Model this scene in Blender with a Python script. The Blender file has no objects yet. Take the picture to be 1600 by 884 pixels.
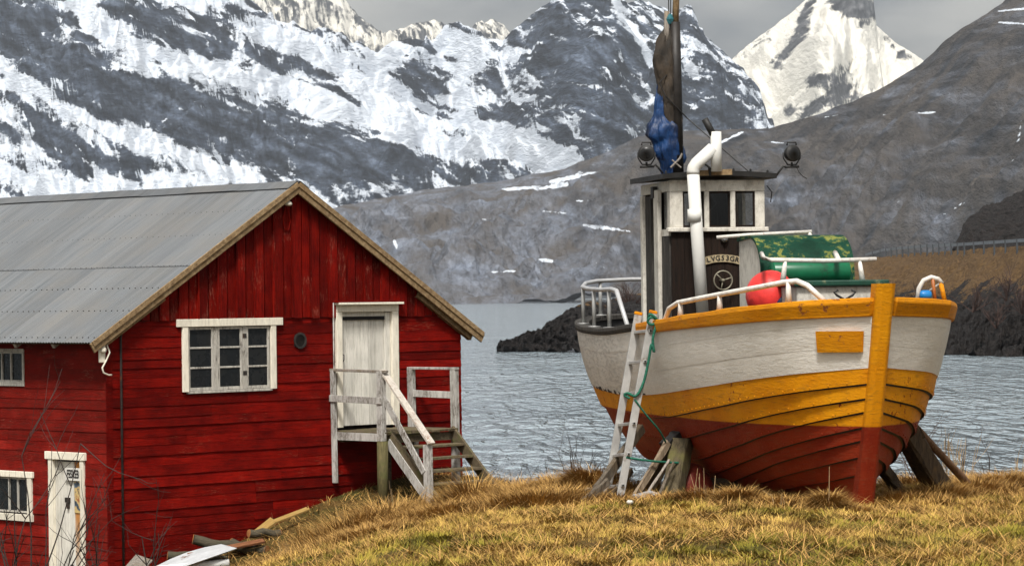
import bpy, math, random
import numpy as np
from mathutils import Vector, Matrix

random.seed(7)
RNG = np.random.default_rng(11)
scene = bpy.context.scene
COL = scene.collection

# ------------------------------------------------------------------ camera
F, HY, CX, ROLL, ZC = 4500.0, 466.0, 800.0, 0.0125, 6.0     # focal length and horizon in photo pixels, eye height over the sea
cam_data = bpy.data.cameras.new('camera')
cam = bpy.data.objects.new('camera', cam_data)
COL.objects.link(cam)
cam_data.sensor_width = 36.0
cam_data.sensor_fit = 'HORIZONTAL'
cam_data.lens = F / 1600.0 * 36.0
cam_data.shift_y = (HY - 442.0) / 1600.0
cam_data.clip_start = 0.5
cam_data.clip_end = 60000.0
cr, sr = math.cos(ROLL), math.sin(ROLL)
cam.matrix_world = Matrix(((cr, sr, 0, 0), (0, 0, -1, 0), (-sr, cr, 0, ZC), (0, 0, 0, 1)))
scene.camera = cam

# ------------------------------------------------------------------ sky, sun, exposure
SUN_EL, SUN_AZ = 56.0, 186.0       # degrees; azimuth clockwise from +Y (the view direction)
HAZE = 0.000035          # density of the air, per metre
world = bpy.data.worlds.new('World')
scene.world = world
world.use_nodes = True
wn, wl = world.node_tree.nodes, world.node_tree.links
wn.clear()
w_out = wn.new('ShaderNodeOutputWorld')
w_bg = wn.new('ShaderNodeBackground')
w_sky = wn.new('ShaderNodeTexSky')
w_sky.sky_type = 'NISHITA'
w_sky.sun_disc = False
w_sky.sun_elevation = math.radians(SUN_EL)
w_sky.sun_rotation = math.radians(SUN_AZ)
w_sky.dust_density = 4.0
w_sky.air_density = 1.2
w_hsv = wn.new('ShaderNodeHueSaturation')
w_hsv.inputs['Saturation'].default_value = 0.12
w_tc = wn.new('ShaderNodeTexCoord')
w_map = wn.new('ShaderNodeMapping')
w_map.inputs['Scale'].default_value = (1.0, 1.0, 3.0)
w_noise = wn.new('ShaderNodeTexNoise')
w_noise.inputs['Scale'].default_value = 11.0
w_noise.inputs['Detail'].default_value = 6.0
w_noise.inputs['Roughness'].default_value = 0.5
w_ramp = wn.new('ShaderNodeValToRGB')
w_ramp.color_ramp.elements[0].position = 0.40
w_ramp.color_ramp.elements[0].color = (0.44, 0.455, 0.47, 1)
w_ramp.color_ramp.elements[1].position = 0.62
w_ramp.color_ramp.elements[1].color = (0.92, 0.89, 0.83, 1)
w_mul = wn.new('ShaderNodeMix')
w_mul.data_type = 'RGBA'
w_mul.blend_type = 'MULTIPLY'
w_mul.inputs[0].default_value = 1.0
wl.new(w_tc.outputs['Generated'], w_map.inputs['Vector'])
wl.new(w_map.outputs[0], w_noise.inputs['Vector'])
wl.new(w_noise.outputs[0], w_ramp.inputs[0])
wl.new(w_sky.outputs[0], w_hsv.inputs['Color'])
wl.new(w_hsv.outputs[0], w_mul.inputs[6])
wl.new(w_ramp.outputs[0], w_mul.inputs[7])
wl.new(w_mul.outputs[2], w_bg.inputs['Color'])
w_bg.inputs['Strength'].default_value = 0.062
wl.new(w_bg.outputs[0], w_out.inputs['Surface'])

sun_data = bpy.data.lights.new('sun', 'SUN')
sun_data.energy = 1.5
sun_data.angle = math.radians(10)
sun_data.color = (1.0, 0.965, 0.91)
sun = bpy.data.objects.new('sun', sun_data)
COL.objects.link(sun)
az, el = math.radians(SUN_AZ), math.radians(SUN_EL)
sun_dir = Vector((math.sin(az) * math.cos(el), math.cos(az) * math.cos(el), math.sin(el)))
sun.rotation_euler = sun_dir.to_track_quat('Z', 'Y').to_euler()

scene.view_settings.view_transform = 'Standard'
scene.view_settings.look = 'None'
scene.view_settings.exposure = 1.65
scene.view_settings.gamma = 1.0
scene.view_settings.use_curve_mapping = False
scene.render.engine = 'CYCLES'
scene.cycles.use_denoising = True
scene.cycles.max_bounces = 6
scene.cycles.diffuse_bounces = 3
scene.cycles.glossy_bounces = 3
scene.cycles.transmission_bounces = 3
scene.cycles.volume_bounces = 0
scene.cycles.transparent_max_bounces = 6


# ------------------------------------------------------------------ measuring helpers
def ray(px, py):
    u, v = (px - CX) / F, (HY - py) / F
    return np.array([u * cr + v * sr, 1.0, -u * sr + v * cr])


def at(px, py, Y):
    """world point seen at photo pixel (px, py) at a measured distance Y"""
    return np.array([0, 0, ZC]) + ray(px, py) * Y


def to_px(P):
    P = np.asarray(P, float)
    a_, b_ = P[..., 0] / P[..., 1], (P[..., 2] - ZC) / P[..., 1]
    return CX + F * (a_ * cr - b_ * sr), HY - F * (a_ * sr + b_ * cr)


# ------------------------------------------------------------------ numpy noise
_perm = np.random.default_rng(3).permutation(512)
_perm = np.concatenate([_perm, _perm, _perm])
_ga = np.random.default_rng(5).uniform(0, 2 * np.pi, 512)
_gx, _gy = np.cos(_ga), np.sin(_ga)


def noise2(x, y, seed=0):
    x = np.asarray(x, float) + seed * 17.31
    y = np.asarray(y, float) - seed * 9.73
    xi, yi = np.floor(x).astype(int), np.floor(y).astype(int)
    xf, yf = x - xi, y - yi
    u, v = xf * xf * xf * (xf * (xf * 6 - 15) + 10), yf * yf * yf * (yf * (yf * 6 - 15) + 10)

    def g(ix, iy, dx, dy):
        h = _perm[(_perm[ix & 511] + iy) & 511]
        return _gx[h] * dx + _gy[h] * dy
    a0 = g(xi, yi, xf, yf)
    b0 = g(xi + 1, yi, xf - 1, yf)
    c0 = g(xi, yi + 1, xf, yf - 1)
    d0 = g(xi + 1, yi + 1, xf - 1, yf - 1)
    return (a0 + u * (b0 - a0)) * (1 - v) + (c0 + u * (d0 - c0)) * v


def fbm(x, y, octaves=5, gain=0.5, seed=0):
    s, a_ = 0, 1.0
    for o in range(octaves):
        s = s + a_ * noise2(x * 2 ** o, y * 2 ** o, seed + o)
        a_ *= gain
    return s


def ridged(x, y, octaves=5, gain=0.5, seed=0):
    s, a_, n = 0, 1.0, 0
    for o in range(octaves):
        s = s + a_ * (1 - 2.2 * np.abs(noise2(x * 2 ** o, y * 2 ** o, seed + o)))
        n += a_
        a_ *= gain
    return s / n


def smooth(e0, e1, x):
    t = np.clip((x - e0) / (e1 - e0), 0, 1)
    return t * t * (3 - 2 * t)


def spline(x, xs, ys):
    """monotone smooth curve through points"""
    n = len(xs)
    d = [(ys[i + 1] - ys[i]) / (xs[i + 1] - xs[i]) for i in range(n - 1)]
    m = [d[0]] + [0 if d[i - 1] * d[i] <= 0 else 2 * d[i - 1] * d[i] / (d[i - 1] + d[i]) for i in range(1, n - 1)] + [d[-1]]
    i = 0
    while i < n - 2 and x > xs[i + 1]:
        i += 1
    h = xs[i + 1] - xs[i]
    t = (x - xs[i]) / h
    return ((1 + 2 * t) * (1 - t) ** 2) * ys[i] + t * (1 - t) ** 2 * h * m[i] + t * t * (3 - 2 * t) * ys[i + 1] + t * t * (t - 1) * h * m[i + 1]


# ------------------------------------------------------------------ object helpers
def tag(o, label=None, cat=None, group=None, kind=None):
    if label:
        o['label'] = label
    if cat:
        o['category'] = cat
    if group:
        o['group'] = group
    if kind:
        o['kind'] = kind
    return o


def empty(name, loc=(0, 0, 0), rz=0.0, parent=None):
    o = bpy.data.objects.new(name, None)
    o.empty_display_size = 0.2
    o.location = loc
    o.rotation_euler = (0, 0, rz)
    o.parent = parent
    COL.objects.link(o)
    return o


def V(*p):
    return Vector(p if len(p) > 1 else p[0])


class MB:
    """collects shapes for ONE mesh object"""

    def __init__(self):
        self.v, self.f = [], []

    def add(self, vs, fs):
        n = len(self.v)
        self.v += [tuple(p) for p in vs]
        self.f += [tuple(i + n for i in q) for q in fs]
        return self

    def box(self, x0, x1, y0, y1, z0, z1):
        vs = [(x, y, z) for x in (x0, x1) for y in (y0, y1) for z in (z0, z1)]
        return self.add(vs, [(0, 1, 3, 2), (4, 6, 7, 5), (0, 4, 5, 1), (2, 3, 7, 6), (0, 2, 6, 4), (1, 5, 7, 3)])

    def bar(self, p0, p1, w, h, up=(0, 0, 1), w1=None, h1=None):
        """square timber from p0 to p1: w sideways, h along up"""
        p0, p1, up = V(p0), V(p1), V(up)
        d = (p1 - p0).normalized()
        s = d.cross(up)
        if s.length < 1e-5:
            s = d.cross(V(1, 0, 0))
        s.normalize()
        t = s.cross(d)
        w1 = w if w1 is None else w1
        h1 = h if h1 is None else h1
        vs = []
        for p, a_, b_ in ((p0, w, h), (p1, w1, h1)):
            for i, j in ((-1, -1), (1, -1), (1, 1), (-1, 1)):
                vs.append(p + s * (i * a_ / 2) + t * (j * b_ / 2))
        return self.add(vs, [(0, 1, 2, 3), (7, 6, 5, 4), (0, 4, 5, 1), (1, 5, 6, 2), (2, 6, 7, 3), (3, 7, 4, 0)])

    def tube(self, pts, r, n=8, closed=False, caps=True):
        pts = [V(p) for p in pts]
        m = len(pts)
        rs = r if isinstance(r, (list, tuple)) else [r] * m
        vs, fs = [], []
        prev = None
        for i, p in enumerate(pts):
            if closed:
                d = pts[(i + 1) % m] - pts[i - 1]
            else:
                d = pts[min(i + 1, m - 1)] - pts[max(i - 1, 0)]
            d.normalize()
            if prev is None:
                u = d.cross(V(0, 0, 1)) if abs(d.z) < 0.95 else d.cross(V(1, 0, 0))
            else:
                u = prev - d * prev.dot(d)
            u.normalize()
            prev = u
            w = d.cross(u)
            for k in range(n):
                a_ = 2 * math.pi * k / n
                vs.append(p + (u * math.cos(a_) + w * math.sin(a_)) * rs[i])
        for i in range(m if closed else m - 1):
            j = (i + 1) % m
            for k in range(n):
                fs.append((i * n + k, i * n + (k + 1) % n, j * n + (k + 1) % n, j * n + k))
        if caps and not closed:
            fs.append(tuple(range(n - 1, -1, -1)))
            fs.append(tuple((m - 1) * n + k for k in range(n)))
        return self.add(vs, fs)

    def lathe(self, prof, o, axis=(0, 0, 1), n=20):
        o, ax = V(o), V(axis).normalized()
        u = ax.cross(V(0, 0, 1)) if abs(ax.z) < 0.9 else ax.cross(V(1, 0, 0))
        u.normalize()
        w = ax.cross(u)
        vs, fs = [], []
        for r, h in prof:
            for k in range(n):
                a_ = 2 * math.pi * k / n
                vs.append(o + ax * h + (u * math.cos(a_) + w * math.sin(a_)) * r)
        for i in range(len(prof) - 1):
            for k in range(n):
                fs.append((i * n + k, i * n + (k + 1) % n, (i + 1) * n + (k + 1) % n, (i + 1) * n + k))
        fs.append(tuple(range(n - 1, -1, -1)))
        fs.append(tuple((len(prof) - 1) * n + k for k in range(n)))
        return self.add(vs, fs)

    def prism(self, poly, a_, b_, place):
        """extrude 2-D outline from a_ to b_; place(x, y, h) gives the 3-D point"""
        n = len(poly)
        vs = [place(x, y, a_) for x, y in poly] + [place(x, y, b_) for x, y in poly]
        fs = [tuple(range(n - 1, -1, -1)), tuple(range(n, 2 * n))]
        fs += [(i, (i + 1) % n, n + (i + 1) % n, n + i) for i in range(n)]
        return self.add(vs, fs)

    def grid(self, P):
        """P: rows of points -> quads"""
        r, c = len(P), len(P[0])
        return self.add([p for row in P for p in row],
                        [(i * c + j, i * c + j + 1, (i + 1) * c + j + 1, (i + 1) * c + j) for i in range(r - 1) for j in range(c - 1)])

    def jitter(self, s):
        self.v = [(x + random.uniform(-s, s), y + random.uniform(-s, s), z + random.uniform(-s, s)) for x, y, z in self.v]
        return self

    def build(self, name, mat, parent=None, smooth_=False, bevel=0.0, loc=None):
        me = bpy.data.meshes.new(name)
        me.from_pydata(self.v, [], self.f)
        me.materials.append(mat)
        if smooth_:
            me.polygons.foreach_set('use_smooth', [True] * len(me.polygons))
        me.validate()
        me.update()
        o = bpy.data.objects.new(name, me)
        if parent is not None:
            o.parent = parent
        if loc is not None:
            o.location = loc
        COL.objects.link(o)
        if bevel:
            b_ = o.modifiers.new('bevel', 'BEVEL')
            b_.width = bevel
            b_.segments = 1 if bevel < 0.012 else 2
            b_.limit_method = 'ANGLE'
        return o


def fast_mesh(name, verts, faces_flat, loop_n, mat, attrs=None, smooth_=False, parent=None):
    """big mesh from numpy arrays; every face has loop_n corners"""
    me = bpy.data.meshes.new(name)
    nv, nf = len(verts), len(faces_flat) // loop_n
    me.vertices.add(nv)
    me.vertices.foreach_set('co', np.asarray(verts, np.float32).ravel())
    me.loops.add(nf * loop_n)
    me.loops.foreach_set('vertex_index', np.asarray(faces_flat, np.int32))
    me.polygons.add(nf)
    me.polygons.foreach_set('loop_start', np.arange(0, nf * loop_n, loop_n, dtype=np.int32))
    if smooth_:
        me.polygons.foreach_set('use_smooth', np.ones(nf, bool))
    me.materials.append(mat)
    me.update(calc_edges=True)
    for k, a_ in (attrs or {}).items():
        at_ = me.attributes.new(k, 'FLOAT', 'POINT')
        at_.data.foreach_set('value', np.asarray(a_, np.float32).ravel())
    o = bpy.data.objects.new(name, me)
    o.parent = parent
    COL.objects.link(o)
    return o


def grid_faces(r, c):
    i, j = np.meshgrid(np.arange(r - 1), np.arange(c - 1), indexing='ij')
    q = np.stack([i * c + j, i * c + j + 1, (i + 1) * c + j + 1, (i + 1) * c + j], -1)
    return q.reshape(-1)


# ------------------------------------------------------------------ material helpers
class NT:
    def __init__(self, name):
        self.m = bpy.data.materials.new(name)
        self.m.use_nodes = True
        self.n, self.l = self.m.node_tree.nodes, self.m.node_tree.links
        self.n.clear()
        self.out = self.n.new('ShaderNodeOutputMaterial')
        self.b = self.n.new('ShaderNodeBsdfPrincipled')
        self.l.new(self.b.outputs[0], self.out.inputs['Surface'])

    def set(self, sock, val):
        s = self.b.inputs[sock]
        if hasattr(val, 'links') or hasattr(val, 'is_linked'):
            self.l.new(val, s)
        elif isinstance(val, (tuple, list)):
            s.default_value = (*val, 1) if len(val) == 3 else val
        else:
            s.default_value = val

    def coord(self, scale=(1, 1, 1), rand=True, kind='Object', loc=(0, 0, 0), rot=(0, 0, 0)):
        tc = self.n.new('ShaderNodeTexCoord')
        mp = self.n.new('ShaderNodeMapping')
        mp.inputs['Scale'].default_value = scale
        mp.inputs['Rotation'].default_value = rot
        src = tc.outputs[kind]
        if rand:
            oi = self.n.new('ShaderNodeObjectInfo')
            ad = self.n.new('ShaderNodeVectorMath')
            ad.operation = 'MULTIPLY_ADD'
            cb = self.n.new('ShaderNodeCombineXYZ')
            for k in range(3):
                self.l.new(oi.outputs['Random'], cb.inputs[k])
            self.l.new(cb.outputs[0], ad.inputs[0])
            ad.inputs[1].default_value = (37.0, 19.0, 53.0)
            self.l.new(src, ad.inputs[2])
            src = ad.outputs[0]
        self.l.new(src, mp.inputs['Vector'])
        mp.inputs['Location'].default_value = loc
        return mp.outputs[0]

    def noise(self, vec, scale, detail=4, rough=0.55, dist=0.0):
        t = self.n.new('ShaderNodeTexNoise')
        t.inputs['Scale'].default_value = scale
        t.inputs['Detail'].default_value = detail
        t.inputs['Roughness'].default_value = rough
        t.inputs['Distortion'].default_value = dist
        self.l.new(vec, t.inputs['Vector'])
        return t.outputs[0]

    def voronoi(self, vec, scale, feature='F1', out=0):
        t = self.n.new('ShaderNodeTexVoronoi')
        t.feature = feature
        t.inputs['Scale'].default_value = scale
        self.l.new(vec, t.inputs['Vector'])
        return t.outputs[out]

    def ramp(self, fac, stops):
        r = self.n.new('ShaderNodeValToRGB')
        e = r.color_ramp.elements
        while len(e) < len(stops):
            e.new(0.5)
        for k, (p, c) in enumerate(stops):
            e[k].position = p
            c = (c, c, c) if isinstance(c, (int, float)) else c
            e[k].color = (*c, 1)
        self.l.new(fac, r.inputs[0])
        return r.outputs[0]

    def mix(self, fac, a_, b_, blend='MIX'):
        m = self.n.new('ShaderNodeMix')
        m.data_type = 'RGBA'
        m.blend_type = blend
        for s, val in ((0, fac), (6, a_), (7, b_)):
            if hasattr(val, 'is_linked'):
                self.l.new(val, m.inputs[s])
            elif isinstance(val, (tuple, list)):
                m.inputs[s].default_value = (*val, 1)
            else:
                m.inputs[s].default_value = val
        return m.outputs[2]

    def math(self, op, a_, b_=0.0, c_=0.0):
        m = self.n.new('ShaderNodeMath')
        m.operation = op
        for k, val in enumerate((a_, b_, c_)):
            if hasattr(val, 'is_linked'):
                self.l.new(val, m.inputs[k])
            else:
                m.inputs[k].default_value = val
        return m.outputs[0]

    def attr(self, name):
        a_ = self.n.new('ShaderNodeAttribute')
        a_.attribute_name = name
        return a_.outputs['Fac']

    def sep(self, vec):
        s = self.n.new('ShaderNodeSeparateXYZ')
        self.l.new(vec, s.inputs[0])
        return s.outputs

    def rnd(self):
        return self.n.new('ShaderNodeObjectInfo').outputs['Random']

    def bump(self, h, strength=0.4, dist=0.01):
        b_ = self.n.new('ShaderNodeBump')
        b_.inputs['Strength'].default_value = strength
        b_.inputs['Distance'].default_value = dist
        self.l.new(h, b_.inputs['Height'])
        self.l.new(b_.outputs[0], self.b.inputs['Normal'])


def painted_wood(name, c1, c2, bare, wear=0.35, grain=(1, 1, 12), rough=0.65, dirt=(0.05, 0.04, 0.03), dirt_amt=0.35, bump=0.5, spread=0.12, spec=0.2, stain=0.0):
    """old brush-painted timber: tone varies, paint flakes to bare wood along the grain, dirt in patches"""
    t = NT(name)
    g = t.coord(grain)
    p = t.coord((1, 1, 1))
    base = t.mix(t.ramp(t.noise(p, 3.0, 5), [(0.3, 0.0), (0.7, 1.0)]), c1, c2)
    tone = t.ramp(t.rnd(), [(0.0, 1 - spread), (1.0, 1 + spread)])
    base = t.mix(1.0, base, tone, 'MULTIPLY')
    fine = t.noise(g, 11.0, 8, 0.72)
    wearm = t.ramp(t.math('MULTIPLY', t.ramp(fine, [(0.45, 0.0), (0.75, 1.0)]), t.ramp(t.noise(p, 1.7, 4), [(0.4, 0.0), (0.68, 1.0)])),
                   [(max(0.02, 0.55 - wear), 0.0), (max(0.1, 0.75 - wear), 1.0)])
    col = t.mix(wearm, base, bare)
    big = t.ramp(t.noise(p, 0.9, 5, 0.65), [(0.36, 0.55), (0.62, 1.12)])
    col = t.mix(stain, col, t.mix(1.0, col, big, 'MULTIPLY'))
    dm = t.ramp(t.noise(g, 4.0, 7, 0.75), [(0.47, 0.0), (0.74, min(1.0, dirt_amt * 2))])
    col = t.mix(dm, col, dirt)
    t.set('Base Color', col)
    t.set('Roughness', rough)
    t.set('Specular IOR Level', spec)
    t.bump(t.math('ADD', t.math('MULTIPLY', fine, 1.3), t.math('MULTIPLY', wearm, -0.7)), bump, 0.010)
    return t.m


def simple(name, col, rough=0.6, metal=0.0, var=0.25, scale=8.0, bump=0.25, rust=None, rust_amt=0.4, spec=0.4):
    t = NT(name)
    p = t.coord()
    n1 = t.noise(p, scale, 5, 0.6)
    c = t.mix(1.0, col, t.ramp(n1, [(0.3, 1 - var), (0.7, 1 + var)]), 'MULTIPLY')
    if rust:
        c = t.mix(t.ramp(t.noise(p, scale * 0.7, 7, 0.7), [(0.62 - rust_amt * 0.2, 0.0), (0.72 - rust_amt * 0.2, 1.0)]), c, rust)
    t.set('Base Color', c)
    t.set('Roughness', rough)
    t.set('Metallic', metal)
    t.set('Specular IOR Level', spec)
    if bump:
        t.bump(n1, bump, 0.01)
    return t.m


def bare_wood(name, dark, light, grain=(1, 1, 10), extra=None, spread=0.2):
    t = NT(name)
    g = t.coord(grain)
    p = t.coord()
    n1 = t.noise(g, 7.0, 7, 0.7)
    c = t.mix(t.ramp(n1, [(0.3, 0.0), (0.7, 1.0)]), dark, light)
    if extra:
        c = t.mix(t.ramp(t.noise(p, 5.0, 5), [(0.5, 0.0), (0.7, 0.8)]), c, extra)
    c = t.mix(1.0, c, t.ramp(t.rnd(), [(0.0, 1 - spread), (1.0, 1 + spread)]), 'MULTIPLY')
    t.set('Base Color', c)
    t.set('Roughness', 0.85)
    t.set('Specular IOR Level', 0.2)
    t.bump(n1, 0.7, 0.008)
    return t.m


# ================================================================== MOUNTAINS AND HILLS
def interp_cols(cols, px, k):
    xs = [c[0] for c in cols]
    return np.interp(px, xs, [c[k] for c in cols])


def stroke_map(px, py, strokes):
    """soft brush strokes: (amount, width, [(x, y), ...])"""
    out = np.zeros_like(px)
    for amt, wd, pts in strokes:
        best = np.full(px.shape, 1e9)
        for (x0, y0), (x1, y1) in zip(pts[:-1], pts[1:]):
            dx, dy = x1 - x0, y1 - y0
            t = np.clip(((px - x0) * dx + (py - y0) * dy) / (dx * dx + dy * dy + 1e-9), 0, 1)
            best = np.minimum(best, np.hypot(px - x0 - t * dx, py - y0 - t * dy))
        out += amt * (1.05 if wd > 6 else 1.0) * np.exp(-(best / wd) ** 2)
    return out


def ridge_land(name, cols, nx, ny, amp, gx, gt, mat, prof=1.15, bulge=(), strokes=(), bias=0.0, jag=0.0, back=0.5, seed=0, carve=0.6,
               px0=None, px1=None, env_crest=0.10, conc=0.0, rock_fn=None, strata=None, gully=0.0):
    """land rising from a base line to a crest line.  cols: (px, crest py, crest distance, base distance, base height)"""
    xs = [c[0] for c in cols]
    px0 = xs[0] if px0 is None else px0
    px1 = xs[-1] if px1 is None else px1
    pcol = np.linspace(px0, px1, nx)
    crest_py, Yc, Yb, zb = (interp_cols(cols, pcol, k) for k in (1, 2, 3, 4))
    C = np.array([at(p, q, y) for p, q, y in zip(pcol, crest_py, Yc)])
    nb = max(4, ny // 6)
    t = np.concatenate([np.linspace(-back, 0, nb, endpoint=False), np.linspace(0, 1, ny) ** 1.05])
    T = t[:, None] * np.ones(nx)[None]
    span = (Yc - Yb)[None]
    X = C[None, :, 0] * np.ones_like(T)
    Y = Yc[None] - span * T
    # columns keep their own bearing so that the base lies where it was measured
    X = X * (Y / Yc[None]) ** 0.5
    zc = C[None, :, 2]
    zc = zc + jag * (fbm(X / (amp * 3 + 1), X * 0 + seed, 6, 0.62, seed) + 0.5 * fbm(X / (amp * 0.5 + 1), X * 0 + seed + 9, 4, 0.6, seed + 3))
    h = zc - zb[None]
    Tf = np.clip(T, 0, 1)
    Z = np.where(T >= 0, zb[None] + h * (1 - Tf) ** prof, zc + h * T * 0.9)
    env = np.clip(np.abs(T) / env_crest, 0.04, 1) * np.where(T > 0.8, 1 - (T - 0.8) * 3.2, 1)
    wx = X + 0.35 * gx * fbm(X / gx * 0.7, Y / gt * 0.7, 3, 0.5, seed + 40)
    wy = Y + 0.35 * gt * fbm(X / gx * 0.7 + 5, Y / gt * 0.7, 3, 0.5, seed + 50)
    rg = ridged(wx / gx, wy / gt, 5, 0.5, seed + 1)
    ff = fbm(wx / (gx * 0.23), wy / (gx * 0.35), 4, 0.5, seed + 2)
    d = (rg - 0.45) * 1.2 + carve * ff
    Z = Z + amp * env * d
    Y = Y - amp * 0.5 * env * d
    for bx, by, bwx, amt in bulge:
        pp = pcol[None] * np.ones_like(T)
        g = amt * np.exp(-((pp - bx) / bwx) ** 2) * np.clip(T * 3, 0, 1) * (1 - 0.5 * Tf)
        Y = Y - g
    if rock_fn is not None:
        X, Y, Z = rock_fn(X, Y, Z, T)
    P = np.stack([X, Y, Z], -1)
    qx, qy = to_px(P)
    snow = bias + stroke_map(qx, qy, strokes) - conc * (d - d.mean()) - 2.0 * (Z < 22)
    tone = np.zeros_like(X)
    if strata is not None:
        ang_, len_, thk, a_f, a_l = strata
        X0 = X + 60 * fbm(X / 500, Z / 300, 3, 0.5, seed + 60)
        Z0 = Z + 40 * fbm(X / 400 + 9, Z / 300, 3, 0.5, seed + 61)
        u_, v_ = X0 * math.cos(ang_) + Z0 * math.sin(ang_), -X0 * math.sin(ang_) + Z0 * math.cos(ang_)
        led = fbm(u_ / len_, v_ / thk, 5, 0.62, seed + 62)                      # ledges along the strata
        lines = smooth(0.80, 0.97, ridged(u_ / (len_ * 1.5), v_ / (thk * 1.7), 2, 0.6, seed + 63))
        gx2, gz2 = X0 + 0.45 * Z0, Z0
        gul = smooth(0.80, 0.98, ridged(gx2 / (thk * 2.0), gz2 / (len_ * 2.6), 2, 0.5, seed + 64))     # snow in the gullies
        snow = snow + a_f * led + a_l * np.maximum(lines, 0.55 * gul * (0.4 + 0.6 * smooth(-0.1, 0.2, fbm(X / 300, Z / 200, 2, 0.5, seed + 66))))
        tone = fbm(u_ / (len_ * 0.7), v_ / (thk * 0.8), 5, 0.65, seed + 65) + 0.5 * led
    if gully:
        tone = tone + gully * (fbm((X + 0.35 * Z) / 45, Z / 190, 5, 0.62, seed + 67) + 0.6 * fbm(X / 160, Z / 120, 4, 0.6, seed + 68))
        tone = tone * (0.9 - 0.55 * (1 - smooth(760, 1150, qx))) - 0.34 + 1.05 * (1 - smooth(760, 1150, qx))  # left of the hill paler and flatter: mist put into the tone
    return fast_mesh(name, P.reshape(-1, 3), grid_faces(len(t), nx), 4, mat, {'snow': snow, 'tone': tone}, smooth_=True)


def mountain_mat(name, rock1, rock2, moss=None, scale=0.012, snow_amp=1.0, stretch=(1, 1, 1), rot=(0, 0, 0), snow_col=(0.68, 0.73, 0.80), moss_hi=0.5, edge=0.06):
    t = NT(name)
    p = t.coord((1, 1, 1), rand=False)
    q = t.coord(stretch, rand=False, rot=rot)
    n1 = t.noise(q, scale, 9, 0.62, 0.4)
    n2 = t.noise(q, scale * 4.7, 7, 0.65)
    n3 = t.noise(q, scale * 17, 6, 0.68)
    rock = t.mix(t.ramp(n2, [(0.32, 0.0), (0.68, 1.0)]), rock1, rock2)
    rock = t.mix(1.0, rock, t.ramp(n3, [(0.3, 0.5), (0.7, 1.5)]), 'MULTIPLY')
    rock = t.mix(1.0, rock, t.ramp(t.math('MULTIPLY_ADD', t.attr('tone'), 0.45, 0.4), [(0.15, 0.25), (0.4, 0.95), (0.65, 1.9), (1.0, 3.4)]), 'MULTIPLY')
    if moss:
        mm = t.ramp(t.noise(p, scale * 1.6, 7, 0.6), [(moss_hi - 0.16, 0.0), (moss_hi + 0.2, 1.0)])
        rock = t.mix(mm, rock, moss)
    s = t.math('ADD', t.attr('snow'), t.math('MULTIPLY', t.math('SUBTRACT', n1, 0.5), 0.7 * snow_amp))
    s = t.math('ADD', s, t.math('MULTIPLY', t.math('SUBTRACT', n2, 0.5), 1.1 * snow_amp))
    s = t.math('ADD', s, t.math('MULTIPLY', t.math('SUBTRACT', n3, 0.5), 1.3 * snow_amp))
    geo = t.n.new('ShaderNodeNewGeometry')
    nz = t.sep(geo.outputs['Normal'])[2]
    s = t.math('ADD', s, t.math('MULTIPLY', t.math('SUBTRACT', nz, 0.6), 0.2))
    m = t.ramp(s, [(0.5 - edge, 0.0), (0.5 + edge, 1.0)])
    t.set('Base Color', t.mix(m, rock, snow_col))
    t.set('Roughness', 0.9)
    t.set('Specular IOR Level', 0.1)
    t.bump(t.math('ADD', n2, t.math('MULTIPLY', n3, 0.6)), 0.7, 22.0)
    return t.m


M_SNOW1 = mountain_mat('snowy_rock', (0.020, 0.027, 0.041), (0.080, 0.098, 0.130), scale=0.0065, stretch=(0.85, 0.10, 1.6), rot=(0, 0.5, 0), snow_amp=0.95, edge=0.13)
M_PEAK = mountain_mat('peak_snow', (0.05, 0.052, 0.055), (0.11, 0.11, 0.115), scale=0.005, stretch=(1.2, 0.12, 0.8), rot=(0, -0.5, 0), snow_amp=0.7, edge=0.16, snow_col=(0.78, 0.75, 0.67))
M_HILL = mountain_mat('moor_rock', (0.052, 0.060, 0.076), (0.100, 0.112, 0.136), moss=(0.092, 0.080, 0.070), scale=0.009, stretch=(1, 0.25, 0.9), rot=(0, 0.35, 0), snow_amp=0.85, moss_hi=0.46)

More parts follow.
